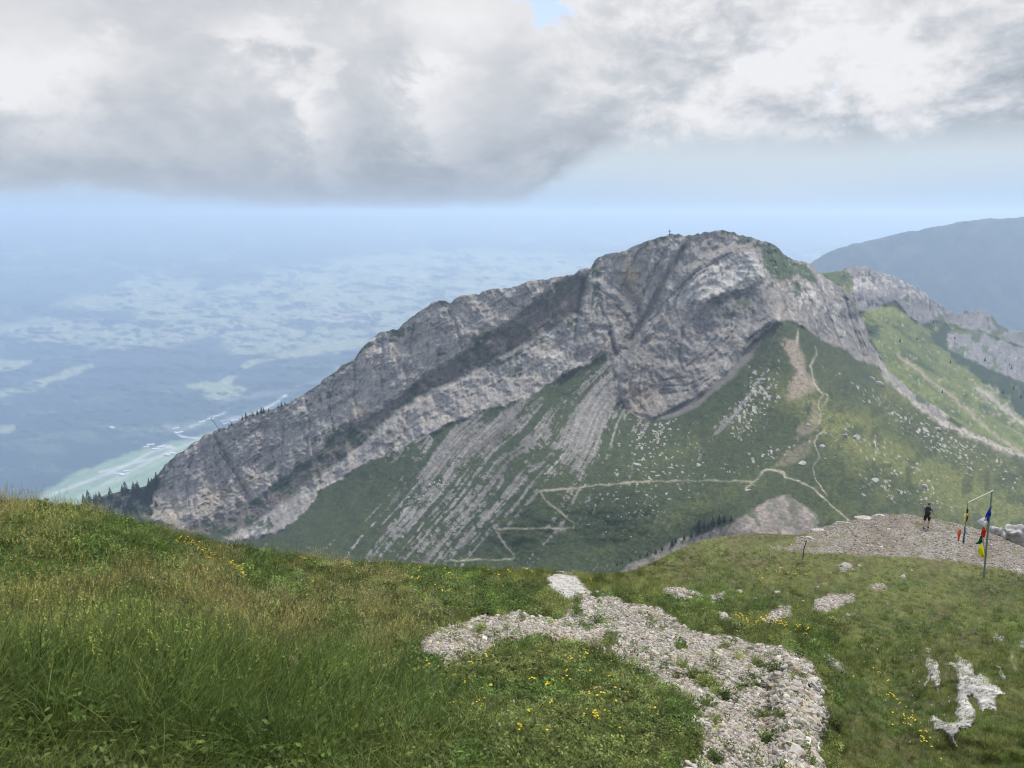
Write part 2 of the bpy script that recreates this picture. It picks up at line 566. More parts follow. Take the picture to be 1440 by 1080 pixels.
def mt_masks(px, py):
    wx = 3.2 * fbm(px / 14, py / 14, seed=21, oct=4)
    wy = 3.2 * fbm(px / 14, py / 14, seed=22, oct=4)
    x, y = px + wx, py + wy
    lens = sdist(P_LENS, px, py)
    left = sdist(P_LEFT, x, y)
    peak = sdist(P_PEAK, x, y)
    rock = np.maximum(np.maximum(lens, left), peak)
    return dict(x=x, y=y, lens=lens, rock=rock, left=left, peak=peak, band=sdist(P_BAND, x, y), lobe=sdist(P_LOBE, x, y),
                meadow=sdist(P_MEADOW, x, y), hollow=sdist(P_HOLLOW, x, y))


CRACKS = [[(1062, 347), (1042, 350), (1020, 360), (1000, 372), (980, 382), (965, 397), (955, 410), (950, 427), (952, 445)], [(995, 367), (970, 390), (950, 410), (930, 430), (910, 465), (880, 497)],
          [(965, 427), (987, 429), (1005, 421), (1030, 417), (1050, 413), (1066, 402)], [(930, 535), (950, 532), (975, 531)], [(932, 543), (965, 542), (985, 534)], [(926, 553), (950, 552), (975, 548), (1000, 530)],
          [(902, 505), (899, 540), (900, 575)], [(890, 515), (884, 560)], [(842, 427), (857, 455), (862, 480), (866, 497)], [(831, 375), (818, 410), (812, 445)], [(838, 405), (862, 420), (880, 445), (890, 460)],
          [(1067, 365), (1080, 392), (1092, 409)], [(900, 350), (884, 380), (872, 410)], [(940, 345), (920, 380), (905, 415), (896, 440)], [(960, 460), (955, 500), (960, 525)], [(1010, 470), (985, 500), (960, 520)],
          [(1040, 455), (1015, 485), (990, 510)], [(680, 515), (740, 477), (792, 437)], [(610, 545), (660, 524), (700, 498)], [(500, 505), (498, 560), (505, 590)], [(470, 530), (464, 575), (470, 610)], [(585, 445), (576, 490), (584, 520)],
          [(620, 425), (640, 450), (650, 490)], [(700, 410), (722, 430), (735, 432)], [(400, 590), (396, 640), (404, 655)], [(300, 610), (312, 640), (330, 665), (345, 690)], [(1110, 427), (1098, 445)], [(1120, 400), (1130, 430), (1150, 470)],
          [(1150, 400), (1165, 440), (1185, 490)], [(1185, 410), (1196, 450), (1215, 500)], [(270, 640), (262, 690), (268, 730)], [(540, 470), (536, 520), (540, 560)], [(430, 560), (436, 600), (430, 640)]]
P_SLAB = [(966, 402), (985, 386), (1010, 373), (1040, 356), (1060, 353), (1068, 368), (1080, 390), (1062, 400), (1045, 410), (1010, 417), (990, 426), (964, 423)]
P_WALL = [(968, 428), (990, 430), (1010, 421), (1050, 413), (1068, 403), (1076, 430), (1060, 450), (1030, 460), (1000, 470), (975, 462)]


def mt_disp(px, py, mk=None):
    """relief in metres towards (-) or away from (+) the viewer"""
    mk = mk or mt_masks(px, py)
    s, l = strata(px, py)
    R = sstep(mk['rock'], -2, 3)
    bed = ridged(s / 15, l / 140, oct=5, seed=40, gain=0.68)
    rib = ridged(l / 26 + 0.4 * fbm(px / 40, py / 40, seed=50, oct=3), s / 90, oct=4, seed=60, gain=0.6)
    lump = fbm(px / 34, py / 34, seed=70, oct=6, gain=0.58)
    crag = ridged(px / 11, py / 15, oct=4, seed=75, gain=0.6)
    wall = ridged(px / 17 + 0.5 * fbm(px / 30, py / 30, seed=52, oct=3), py / 70, oct=4, seed=62, gain=0.65)
    lf = sstep(px, 860, 800)
    sm = sstep(mk['lens'], 0, 6)
    d = R * (-(4.0 - 1.6 * lf) * bed - (4.5 - 1.5 * sm) * rib - (4.0 + 2.5 * lf) * wall - 11 * lump - (1.9 + 1.0 * lf) * crag)
    # buttresses stand proud, gullies bite in
    d += -(22 - 12 * sstep(py + px * 0.35, 830, 880)) * sstep(mk['lens'], -5, 9) - 10 * sstep(mk['lobe'], -4, 10)
    d += 9 * sstep(mk['band'], -6, 6) * sstep(mk['left'], 0, 4)
    for ln, w, a in (([(960, 350), (930, 400), (912, 440), (880, 490)], 4, 14), ([(857, 470), (862, 485), (866, 498)], 3, 12), ([(300, 606), (318, 640), (345, 685), (350, 700)], 3, 10),
                     ([(822, 392), (812, 440), (808, 480)], 3, 9), ([(1004, 398), (980, 405), (962, 412)], 3, 5), ([(880, 400), (898, 430), (900, 470)], 4, 9),
                     ([(1100, 425), (1085, 455), (1050, 480)], 3, 8), ([(1060, 440), (1052, 470)], 3, 8), ([(960, 460), (955, 520)], 3, 4), ([(1120, 400), (1112, 430), (1104, 450)], 3, 6)):
        d += a * line_glow(ln, px, py, w)
    jx = px + 1.5 * fbm(px / 9, py / 9, seed=88, oct=3)
    for ln in CRACKS: d += 3.2 * line_glow(ln, jx, py, 1.4)
    d += -7 * sstep(sdist(P_SLAB, px, py), -2, 4) + 5 * sstep(sdist(P_WALL, px, py), -2, 5)
    # grassy slopes: shallow gullies and small bumps
    c = _rc(px, py)
    S = (1 - R)
    d += S * sstep(px, 1130, 1080) * (-2.6 * ridged(c / 26, py / 300, oct=4, seed=90) - 1.5 * fbm(c / 9, py / 60, seed=95, oct=3))
    cr = px * -0.53 + py * 0.85
    d += S * sstep(px, 1120, 1170) * (-5.0 * fbm(cr / 60, px / 200, seed=99, oct=4) - 1.2 * fbm(px / 9, py / 6, seed=97, oct=3))
    d += S * -2.2 * fbm(px / 22, py / 13, seed=98, oct=4)
    return d


def mt_depth(px, py, disp=True):
    px, py = np.atleast_1d(np.asarray(px, float)), np.atleast_1d(np.asarray(py, float))
    Y = np.exp(_rb(px, py))
    if disp:
        d = mt_disp(px, py)
        Y = Y + d * np.clip(Y / 1100, 0.4, 1.1)
    return Y


PATHS = [([(632, 788), (640, 788), (722, 786), (720, 778), (712, 768), (706, 758), (697, 744), (740, 743), (807, 742), (808, 737), (790, 722), (775, 710), (764, 700), (759, 691), (800, 688), (838, 683), (880, 679), (930, 676), (990, 676), (1040, 677), (1054, 678), (1056, 684)], 2.3),
         ([(1048, 688), (1056, 680), (1066, 672), (1072, 664), (1078, 660), (1090, 663), (1102, 665), (1104, 670), (1116, 675), (1134, 681), (1146, 689), (1160, 702), (1176, 716), (1194, 732), (1206, 742)], 2.4),
         ([(1104, 668), (1100, 664), (1090, 662), (1080, 661)], 2.4),
         ([(1122, 463), (1122, 474), (1121, 486)], 2.2), ([(1146, 488), (1149, 496), (1142, 506), (1139, 515), (1141, 530), (1147, 540), (1155, 550), (1158, 556), (1152, 562), (1150, 572), (1154, 582), (1155, 590), (1150, 596)], 2.4),
         ([(1155, 550), (1164, 556), (1162, 564), (1155, 574)], 1.8), ([(1161, 600), (1158, 606), (1150, 612), (1146, 622), (1147, 632), (1152, 643), (1144, 654), (1143, 662), (1148, 676), (1158, 690), (1164, 698)], 1.7),
         ([(1098, 426), (1093, 440), (1090, 452)], 1.6)]

GREEN = (0.039, 0.053, 0.024)
GREEN2 = (0.100, 0.112, 0.038)
GREEND = (0.024, 0.037, 0.019)
SCREE = (0.162, 0.156, 0.146)
SCREEB = (0.120, 0.110, 0.100)
ROCK = (0.205, 0.193, 0.182)
ROCKL = (0.40, 0.385, 0.36)
ROCKD = (0.095, 0.088, 0.084)
BROWN = (0.105, 0.092, 0.082)
OCHRE = (0.30, 0.23, 0.14)


def mt_color(px, py):
    mk = mt_masks(px, py)
    x, y = mk['x'], mk['y']
    shp = px.shape
    s, l = strata(px, py)
    c = _rc(px, py)
    fine = fbm(px / 3.0, py / 3.0, seed=101, oct=3)
    mid = fbm(px / 16, py / 16, seed=102, oct=5)
    big = fbm(px / 70, py / 70, seed=103, oct=4)
    # --- meadow slopes
    g = np.ones(shp + (3,)) * np.array(GREEN)
    yel_sun = sstep(px, 1120, 1200) * (0.35 + 0.5 * big) + 0.9 * gauss(px, py, 1170, 590, 120, 22, 0.55) + 1.3 * gauss(px, py, 1330, 680, 150, 20, 0.50) \
        + 0.9 * gauss(px, py, 1250, 640, 100, 14, 0.55) + 0.5 * gauss(px, py, 1000, 610, 110, 16, -0.45) + 0.5 * gauss(px, py, 960, 722, 160, 15, -0.42) + 0.4 * gauss(px, py, 1420, 720, 120, 25, 0.4)
    g = mixc(g, GREEN2, np.clip(yel_sun + 0.25 * mid, 0, 1.15))  # yellower grass, partly sun patches painted into the colour
    g = mixc(g, GREEND, np.clip(sstep(mid, 0.1, 0.6) * 0.6, 0, 1))
    g = g * (1 + 0.28 * fine[..., None])
    # --- scree streaks on the fall line, everything left of the spine
    st = 0.30 * fbm(px / 24, py / 20, seed=113, oct=3) + fbm(c / 5.2, py / 120, seed=110, oct=5, gain=0.62) + 0.35 * fbm(c / 26, py / 200, seed=111, oct=2) + 0.45 * fbm(px / 5, py / 5, seed=112, oct=3)
    lft = sstep(px, 1110, 1060)
    thr = 0.62 - 0.0 * px
    thr -= 0.62 * gauss(px, py, 640, 730, 95, 110, 0.75)
    thr -= 0.32 * gauss(px, py, 590, 760, 70, 45, 0)
    thr -= 0.50 * gauss(px, py, 745, 650, 70, 110, 0.70)
    thr -= 2.0 * gauss(px, py, 850, 560, 24, 80, 0.50)
    thr -= 0.6 * gauss(px, py, 808, 640, 26, 60, 0.5)
    thr -= 1.2 * gauss(px, py, 665, 615, 16, 36, 0.8)
    thr -= 1.0 * gauss(px, py, 620, 645, 10, 36, 0.8)
    thr -= 0.9 * gauss(px, py, 706, 600, 12, 40, 0.7)
    thr += 0.75 * gauss(px, py, 470, 720, 60, 60, 0)
    thr += 0.5 * gauss(px, py, 545, 680, 26, 50, 0.7)
    thr += 0.6 * gauss(px, py, 960, 690, 130, 60, 0)
    thr += 0.6 * gauss(px, py, 790, 775, 110, 26, 0)
    thr += 0.4 * gauss(px, py, 690, 700, 14, 60, 0.9) + 0.35 * gauss(px, py, 760, 715, 16, 30, 0.3)
    sc = sstep(st - thr, -0.04, 0.12) * lft
    scol = mixc(np.ones(shp + (3,)) * np.array(SCREE), SCREEB, np.clip(0.45 + 0.7 * big, 0, 1))
    scol = mixc(scol, (0.27, 0.26, 0.24), sstep(fbm(c / 3.2, py / 60, seed=116, oct=3) + 0.5 * gauss(px, py, 620, 730, 90, 70, .7), 0.3, 0.8) * 0.6)
    scol = scol * (1 + 0.34 * fine + 0.22 * fbm(c / 4, py / 60, seed=115, oct=3))[..., None]
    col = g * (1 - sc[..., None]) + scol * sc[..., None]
    # scree strip under the buttress and the bright scree band on the right
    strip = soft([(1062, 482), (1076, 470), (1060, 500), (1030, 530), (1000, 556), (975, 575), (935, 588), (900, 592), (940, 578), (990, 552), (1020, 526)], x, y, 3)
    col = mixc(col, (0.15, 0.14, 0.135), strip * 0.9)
    rs = np.exp(-(segdist([(1236, 505), (1262, 548), (1300, 575), (1345, 603), (1400, 626), (1460, 652), (1600, 705)], x, y) / (5 + 2.5 * mid)) ** 2)
    col = mixc(col, (0.34, 0.31, 0.27), np.clip(rs * 1.2 * (0.75 + 0.5 * fine), 0, 1))
    # bare soil on the spine, rubble hollow
    spn = [([(1100, 480), (1118, 478), (1130, 500), (1136, 520), (1150, 545), (1144, 552), (1128, 558), (1110, 562), (1112, 540), (1118, 520), (1108, 500)], 1.0),
           ([(1142, 565), (1150, 566), (1150, 600), (1136, 612), (1118, 614), (1126, 598), (1140, 586)], 0.6), ([(1144, 615), (1140, 640), (1112, 655), (1085, 660), (1102, 640), (1128, 622)], 0.45)]
    for p, k in spn:
        col = mixc(col, (0.235, 0.195, 0.15), soft(p, x + 3 * fine, y, 4) * k * np.clip(0.9 + 0.5 * fine, 0, 1))
    hol = sstep(mk['hollow'], -1.5, 3)
    hc = mixc(np.ones(shp + (3,)) * np.array((0.150, 0.135, 0.122)), (0.225, 0.195, 0.170), np.clip(0.5 + mid, 0, 1))
    hc = mixc(hc, (0.10, 0.105, 0.07), sstep(fbm(px / 10 - py / 14, py / 20 + px / 30, seed=130, oct=4), 0.15, 0.5) * 0.8)
    hc = hc * (1 + 0.28 * fine)[..., None]
    col = col * (1 - hol[..., None]) + hc * hol[..., None]
    # outcrop specks lying in the grass
    sp = fbm(px / 3.2, py / 2.6, seed=140, oct=2)
    dens = 0.75 * gauss(px, py, 1070, 545, 20, 40, 0.35) + 0.55 * gauss(px, py, 1045, 590, 22, 24, 0) + 0.42 * gauss(px, py, 1270, 590, 110, 13, 0.58) + 0.28 * gauss(px, py, 1240, 640, 120, 24, 0.5) \
        + 0.30 * gauss(px, py, 930, 640, 50, 40, -0.5) + 0.42 * gauss(px, py, 1080, 640, 60, 9, -0.35) + 0.12 * gauss(px, py, 880, 690, 140, 60, 0) + 0.3 * gauss(px, py, 1370, 640, 90, 20, 0.5) \
        + 0.40 * gauss(px, py, 920, 605, 40, 12, -0.5) + 0.30 * gauss(px, py, 1265, 692, 70, 14, 0.3) + 0.4 * gauss(px, py, 600, 690, 40, 12, -0.7)
    spm = sstep(sp + 1.3 * dens, 1.16, 1.30) * sstep(dens, 0.05, 0.12) * (1 - hol)
    col = mixc(col, (0.36, 0.345, 0.32), spm * 0.9)
    # --- rock
    bed = fbm(s / 4.2, l / 75, seed=150, oct=5, gain=0.72)
    crk = ridged(s / 9.0, l / 70, oct=5, seed=155, gain=0.7)
    ver = 0.6 * fbm(l / 5.0, s / 34, seed=160, oct=4, gain=0.65) + 0.7 * fbm(px / 3.2, py / 26, seed=161, oct=4, gain=0.7)
    rk = np.ones(shp + (3,)) * np.array(ROCK) * (1 + 0.22 * sstep(px, 860, 760))[..., None]
    rk = mixc(rk, ROCKL, np.clip(sstep(bed + 0.4 * mid, 0.15, 0.95) * 0.42, 0, 1))
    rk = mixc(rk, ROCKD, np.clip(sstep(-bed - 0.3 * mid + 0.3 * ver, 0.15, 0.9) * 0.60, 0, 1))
    rk = mixc(rk, (0.07, 0.068, 0.072), sstep(crk, 0.62, 0.88) * 0.5)  # shade of the fine bed cracks painted in as dark colour
    rk = mixc(rk, OCHRE, np.clip(0.85 * gauss(x, y, 884, 388, 10, 26, 0.0) + 0.35 * gauss(x, y, 905, 560, 22, 22) + 0.20 * gauss(x, y, 250, 715, 60, 28, -0.4) + 0.24 * gauss(x, y, 330, 690, 60, 14, -0.5)
                         + 0.35 * gauss(x, y, 665, 480, 46, 10, -0.5) + 0.22 * gauss(x, y, 505, 590, 26, 16, -0.6) + 0.16 * (mid > 0.35), 0, 0.85))
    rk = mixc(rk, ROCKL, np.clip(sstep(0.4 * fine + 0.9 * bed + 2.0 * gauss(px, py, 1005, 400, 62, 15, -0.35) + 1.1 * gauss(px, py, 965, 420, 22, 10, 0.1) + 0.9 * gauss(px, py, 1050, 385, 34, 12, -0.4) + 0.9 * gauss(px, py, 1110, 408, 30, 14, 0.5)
                                  + 1.0 * gauss(px, py, 775, 512, 38, 14, -0.5) + 0.7 * gauss(px, py, 955, 340, 40, 10) + 0.7 * gauss(px, py, 1150, 425, 40, 30), 0.7, 1.5) * 0.8, 0, 1))  # pale rock; sunlit upper faces painted lighter here
    rk = mixc(rk, ROCKD, np.clip(0.75 * gauss(px, py, 990, 402, 26, 5, -0.25) + 0.5 * gauss(px, py, 1055, 420, 40, 14, -0.4) + 0.55 * gauss(px, py, 925, 500, 30, 22, 0.3) + 0.5 * gauss(px, py, 878, 420, 18, 34, -0.5), 0, 0.85) * (0.8 + 0.4 * ver))  # shading across the slab painted dark, with darker rock around it
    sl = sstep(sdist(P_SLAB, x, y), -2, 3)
    rk = mixc(rk, (0.40, 0.385, 0.365), sl * np.clip(0.55 + 0.5 * bed, 0, 0.9))  # light on the slab painted in as paler rock
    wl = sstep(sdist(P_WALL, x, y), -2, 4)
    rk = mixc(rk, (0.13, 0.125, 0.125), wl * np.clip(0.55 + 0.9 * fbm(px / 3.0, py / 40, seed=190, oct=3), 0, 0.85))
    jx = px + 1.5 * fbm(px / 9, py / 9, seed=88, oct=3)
    for ln in CRACKS: rk = mixc(rk, (0.075, 0.07, 0.068), 0.5 * line_glow(ln, jx, py, 1.2))  # shade inside the cracks painted dark into the rock colour
    for ln in ([(680, 512), (740, 474), (792, 434)], [(560, 583), (610, 556), (680, 525)], [(545, 620), (600, 585), (660, 560), (720, 530)], [(690, 500), (750, 462), (800, 425)]):
        rk = mixc(rk, (0.30, 0.28, 0.26), 0.6 * line_glow(ln, px + 3 * mid, py + 2 * mid, 1.6))
    bd = sstep(mk['band'], -3, 5) * (mk['left'] > -2)
    bc = mixc(np.ones(shp + (3,)) * np.array(BROWN), GREEND, np.clip(sstep(bed * 0.6 + mid, -0.25, 0.35) * (0.25 + 0.75 * sstep(px, 780, 560) + 0.3 * gauss(px, py, 700, 500, 60, 20, -0.5)), 0, 1))
    bc = mixc(bc, (0.17, 0.155, 0.145), sstep(bed, 0.35, 0.8) * 0.7)
    rk = rk * (1 - bd[..., None]) + bc * bd[..., None]
    # grass on ledges and crests
    crest = np.exp(-np.maximum(py - np.interp(px, *np.array(SKY_MT).T), 0) / 7.0)
    led = fbm(s / 13.0, l / 60, seed=170, oct=4) + 0.5 * fbm(px / 6, py / 6, seed=171, oct=3)
    gm = sstep(led + 0.55 * crest + 0.55 * gauss(px, py, 940, 340, 18, 10) + 0.4 * gauss(px, py, 545, 472, 30, 10) + 0.5 * gauss(px, py, 400, 640, 60, 20, -0.5) + 0.7 * gauss(px, py, 1105, 470, 40, 14)
               + 0.55 * gauss(px, py, 1130, 400, 30, 14) + 0.3 * gauss(px, py, 250, 640, 40, 12, -0.5), 0.72, 1.0)
    rk = mixc(rk, (0.040, 0.060, 0.030), gm * 0.85)
    md = sstep(mk['meadow'], -2, 3)
    rk = mixc(rk, (0.040, 0.068, 0.028), md * np.clip(0.95 - 0.5 * sstep(fine, 0.5, 0.9), 0, 1))
    wood = soft([(90, 720), (130, 700), (180, 690), (205, 684), (228, 668), (222, 690), (205, 720), (200, 760), (100, 770)], x, y, 4)
    rk = mixc(rk, (0.03, 0.040, 0.028), wood * 0.85)
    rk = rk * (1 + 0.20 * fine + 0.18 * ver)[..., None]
    R = sstep(mk['rock'], -1.5, 1.5)
    shoulder = soft([(1082, 470), (1100, 456), (1120, 456), (1150, 478), (1120, 482), (1092, 490), (1062, 520), (1040, 530), (1060, 500)], x, y, 4)
    R = R * (1 - 0.75 * shoulder * sstep(mid, -0.35, 0.1))
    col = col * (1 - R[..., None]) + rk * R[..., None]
    # trodden paths
    pjx, pjy = px + 1.6 * fbm(px / 12, py / 12, seed=180, oct=3), py + 1.2 * fbm(px / 14, py / 14, seed=181, oct=3)
    for w_i, (ln, w) in enumerate(PATHS):
        w = w * np.clip(1 + 0.35 * mid, .5, 1.6)
        d = line_glow(ln, pjx, pjy, w * 0.46)
        col = mixc(col, (0.31, 0.285, 0.22), np.clip(1.35 * d, 0, 1) * (0.72 + 0.3 * fine + 0.25 * mid) * (0.75 if w_i == 0 else 1.0))
    return np.clip(col, 0.008, 0.6)


def column_sheet(x0, x1, dx, top, bottom_fn, rows, depth_fn, color_fn, skirt, jag=1.2, jagf=9.0, seed=200, extra=None):
    xs = np.arange(x0, x1 + dx, dx)
    ty = np.interp(xs, *np.array(top, float).T) + jag * fbm(xs / jagf, xs * 0, seed=seed, oct=4)
    by = bottom_fn(xs)
    v = np.linspace(0, 1, rows)
    PY = ty[None, :] + (by - ty)[None, :] * v[:, None]
    PX = np.broadcast_to(xs[None, :], PY.shape).copy()
    if extra is not None:
        PY = np.vstack([PY, np.stack([by + e for e in extra])])
        PX = np.broadcast_to(xs[None, :], PY.shape).copy()
    Y = depth_fn(PX.ravel(), PY.ravel()).reshape(PX.shape)
    col = color_fn(PX, PY)
    for dpy, k in skirt:
        PY = np.vstack([ty[None, :] + dpy, PY])
        PX = np.vstack([xs[None, :], PX])
        Y = np.vstack([Y[[len(skirt_done)]] * 0 + Y_top(Y, k), Y]) if False else np.vstack([(Y[0:1] if k is None else Y[0:1] * k), Y])
        col = np.concatenate([col[0:1], col])
    P = world_pt(PX, PY, Y)
    return P, col, PX, PY


skirt_done = []

# main mountain
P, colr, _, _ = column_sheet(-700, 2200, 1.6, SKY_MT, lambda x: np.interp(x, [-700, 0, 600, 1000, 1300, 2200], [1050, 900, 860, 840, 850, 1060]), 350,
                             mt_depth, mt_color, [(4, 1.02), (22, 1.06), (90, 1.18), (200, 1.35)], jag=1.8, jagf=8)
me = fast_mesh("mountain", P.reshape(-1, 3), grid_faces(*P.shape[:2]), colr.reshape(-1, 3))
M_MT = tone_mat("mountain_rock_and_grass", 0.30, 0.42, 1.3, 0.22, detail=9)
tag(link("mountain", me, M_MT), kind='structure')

# ---------------------------------------------------------------- rock ridge and alp behind, on the right
SKY_RG = [(1080, 400), (1120, 398), (1146, 386), (1166, 383), (1184, 380), (1198, 375), (1216, 374), (1228, 380), (1246, 385), (1264, 392), (1284, 402), (1300, 412), (1316, 424), (1330, 434), (1346, 440),
          (1364, 437), (1384, 438), (1396, 445), (1404, 455), (1420, 462), (1440, 468), (1500, 490), (1620, 520), (1900, 600), (2200, 690)]
D_RG = [(1080, 400, 1500), (1150, 384, 1500), (1216, 374, 1560), (1300, 412, 1700), (1346, 440, 1800), (1400, 452, 1900), (1440, 468, 1950), (1600, 515, 2050), (2200, 690, 2200),
        (1250, 430, 1480), (1210, 470, 1330), (1300, 450, 1600), (1360, 480, 1700), (1440, 520, 1750), (1240, 520, 1180), (1300, 580, 1080), (1380, 620, 1040), (1460, 650, 1050),
        (1340, 520, 1360), (1440, 600, 1300), (1600, 640, 1350), (1600, 720, 1050), (2200, 850, 1300), (1200, 560, 1150), (1440, 720, 980)]
_rg = RBF([(a, b, math.log(c)) for a, b, c in D_RG], 2e-4)
P_RGROCK = [(1180, 360), (1190, 385), (1196, 405), (1192, 420), (1204, 440), (1226, 437), (1258, 424), (1272, 440), (1290, 455), (1330, 452), (1360, 462), (1400, 470), (1470, 500), (1600, 540), (1700, 300), (1200, 300)]
P_RGROCK2 = [(1330, 466), (1380, 468), (1440, 488), (1500, 510), (1500, 560), (1440, 538), (1400, 520), (1360, 505), (1334, 490)]
P_RGWOOD = [(1296, 450), (1330, 455), (1350, 480), (1378, 500), (1404, 516), (1440, 545), (1600, 620), (1600, 700), (1440, 590), (1400, 550), (1372, 532), (1340, 505), (1316, 482)]


def rg_depth(px, py):
    Y = np.exp(_rg(px, py))
    rk = sstep(np.maximum(sdist(P_RGROCK, px, py), sdist(P_RGROCK2, px, py)), -2, 3)
    d = rk * (-14 * ridged(px / 9, py / 40, oct=4, seed=300) - 16 * fbm(px / 30, py / 30, seed=301, oct=5))
    d += (1 - rk) * (-10 * fbm((px * -0.5 + py * 0.86) / 24, px / 80, seed=302, oct=4) - 3 * fbm(px / 8, py / 8, seed=303, oct=3))
    return Y + d


def rg_color(px, py):
    x = px + 3 * fbm(px / 10, py / 10, seed=310, oct=4)
    y = py + 3 * fbm(px / 10, py / 10, seed=311, oct=4)
    fine = fbm(px / 2.6, py / 2.6, seed=312, oct=3)
    mid = fbm(px / 14, py / 14, seed=313, oct=4)
    dg = fbm((px * -0.5 + py * 0.86) / 9, px / 50, seed=314, oct=4)
    g = mixc(np.ones(px.shape + (3,)) * np.array((0.125, 0.150, 0.052)), (0.060, 0.085, 0.035), np.clip(0.35 + 0.8 * dg + 0.5 * mid, 0, 1))
    g = mixc(g, (0.17, 0.195, 0.065), np.clip(gauss(x, y, 1245, 440, 30, 12) + 0.7 * gauss(x, y, 1400, 640, 60, 20, 0.5), 0, 1))  # brighter alp grass, partly painted-in sunlight
    g = mixc(g, (0.28, 0.25, 0.19), sstep(fbm(px / 4, py / 3, seed=316, oct=2) + 0.8 * gauss(px, py, 1400, 560, 60, 14, 0.75) + 0.6 * gauss(px, py, 1330, 590, 90, 8, 0.6) + 0.25 * gauss(px, py, 1290, 520, 60, 12, 0.6), 0.85, 1.05) * 0.85)
    g = mixc(g, (0.28, 0.24, 0.18), 0.9 * np.exp(-(segdist([(1262, 500), (1290, 520), (1330, 550), (1375, 590), (1400, 612), (1440, 640)], x, y) / 2.2) ** 2))
    g = mixc(g, (0.34, 0.31, 0.26), 0.9 * np.exp(-(segdist([(1375, 545), (1400, 565), (1430, 590), (1470, 610)], x, y) / (4 + 2 * mid)) ** 2))
    g = mixc(g, (0.025, 0.045, 0.028), sstep(soft(P_RGWOOD, x, y, 5) + 0.5 * mid + 0.3 * fine + 0.9 * gauss(x, y, 1225, 462, 14, 26, -0.3) + 0.7 * gauss(x, y, 1190, 430, 12, 40), 0.55, 0.85))
    g = g * (1 + 0.22 * fine)[..., None]
    rk = mixc(np.ones(px.shape + (3,)) * np.array((0.19, 0.185, 0.19)), (0.42, 0.40, 0.38), sstep(fine * 0.6 + mid * 0.6 + 0.8 * gauss(px, py, 1215, 395, 30, 16) + 0.5 * gauss(px, py, 1290, 415, 50, 12, 0.5), 0.2, 1.1))
    rk = mixc(rk, (0.08, 0.08, 0.085), sstep(ridged(px / 7, py / 18, oct=4, seed=320), 0.45, 0.85) * 0.7)
    rk = mixc(rk, (0.06, 0.085, 0.04), sstep(mid + 0.8 * gauss(px, py, 1165, 392, 24, 14) + 0.6 * gauss(px, py, 1370, 470, 60, 6, 0.15), 0.35, 0.6) * 0.85)
    R = sstep(np.maximum(sdist(P_RGROCK, x, y), sdist(P_RGROCK2, x, y)), -1.5, 1.5)
    R = R * (1 - soft([(1140, 380), (1190, 372), (1200, 400), (1192, 430), (1150, 420)], x, y, 3))
    return np.clip(g * (1 - R[..., None]) + rk * R[..., None], 0.01, 0.6)


P, colr, _, _ = column_sheet(1080, 2200, 1.8, SKY_RG, lambda x: np.interp(x, [1080, 1250, 1440, 2200], [620, 640, 740, 950]), 180, rg_depth, rg_color,
                             [(4, 1.03), (25, 1.1), (120, 1.4)], jag=2.2, jagf=7, seed=330)
me = fast_mesh("rear_hill", P.reshape(-1, 3), grid_faces(*P.shape[:2]), colr.reshape(-1, 3))
tag(link("rear_hill", me, tone_mat("alp_and_cliff", 0.3, 0.28, 1.5, 0.2, detail=6)), kind='structure')

# ---------------------------------------------------------------- wooded mountain beyond the valley
SKY_BM = [(900, 480), (1000, 450), (1080, 410), (1120, 386), (1146, 366), (1170, 352), (1200, 343), (1236, 336), (1258, 329), (1290, 324), (1320, 317), (1350, 312), (1390, 308), (1440, 305), (1600, 303), (2400, 303)]
rbm = RBF([(900, 480, 8.85), (1146, 366, 8.8), (1300, 322, 8.8), (1440, 305, 8.8), (2400, 303, 8.8), (1200, 500, 8.68), (1440, 500, 8.68), (2400, 500, 8.68), (900, 620, 8.7), (1440, 720, 8.55), (2400, 760, 8.55)], 1e-4)
bm_depth = lambda px, py: np.exp(rbm(px, py)) + 160 * 0.6 * ridged(px / 90 + py / 120, py / 160, oct=4, seed=340) + 40 * fbm(px / 24, py / 24, seed=341, oct=4)


def bm_color(px, py):
    n = fbm(px / 20, py / 14, seed=345, oct=5)
    return mixc(np.ones(px.shape + (3,)) * np.array((0.022, 0.036, 0.026)), (0.05, 0.07, 0.035), sstep(n, 0.3, 0.8) * 0.5)


P, colr, _, _ = column_sheet(900, 2400, 4, SKY_BM, lambda x: x * 0 + 760, 90, bm_depth, bm_color, [(5, 1.05), (30, 1.15)], jag=1.0, jagf=10, seed=346)
me = fast_mesh("far_hill", P.reshape(-1, 3), grid_faces(*P.shape[:2]), colr.reshape(-1, 3))
tag(link("far_hill", me, tone_mat("distant_forest", 0.004, 0.3)), kind='structure')

# ---------------------------------------------------------------- valley floor out to the horizon
V_PY = [303.5, 308, 320, 350, 380, 430, 500, 560, 620, 660, 720, 800, 1000, 1250]
V_Y = [36000, 33000, 27000, 19500, 16500, 13000, 10400, 8900, 7600, 7000, 6200, 5400, 4100, 3200]
AIRFIELD = [(20, 720), (60, 692), (110, 664), (150, 648), (200, 632), (250, 620), (292, 611), (340, 596), (420, 570), (430, 600), (330, 660), (230, 720)]
CLEARINGS = [[(-60, 560), (0, 547), (40, 538), (75, 528), (100, 516), (130, 511), (134, 516), (108, 528), (70, 538), (48, 551), (20, 553), (-60, 580)], [(-60, 512), (0, 506), (50, 506), (40, 514), (10, 522), (-60, 530)],
             [(262, 541), (285, 536), (305, 537), (322, 530), (334, 529), (326, 541), (346, 547), (338, 556), (318, 562), (296, 563), (284, 554), (288, 548), (270, 546)],
             [(340, 514), (352, 505), (372, 501), (405, 494), (440, 484), (480, 478), (520, 474), (510, 488), (470, 497), (430, 500), (400, 505), (370, 510), (345, 519)],
             [(-60, 602), (18, 598), (20, 604), (14, 610), (-60, 606)]]
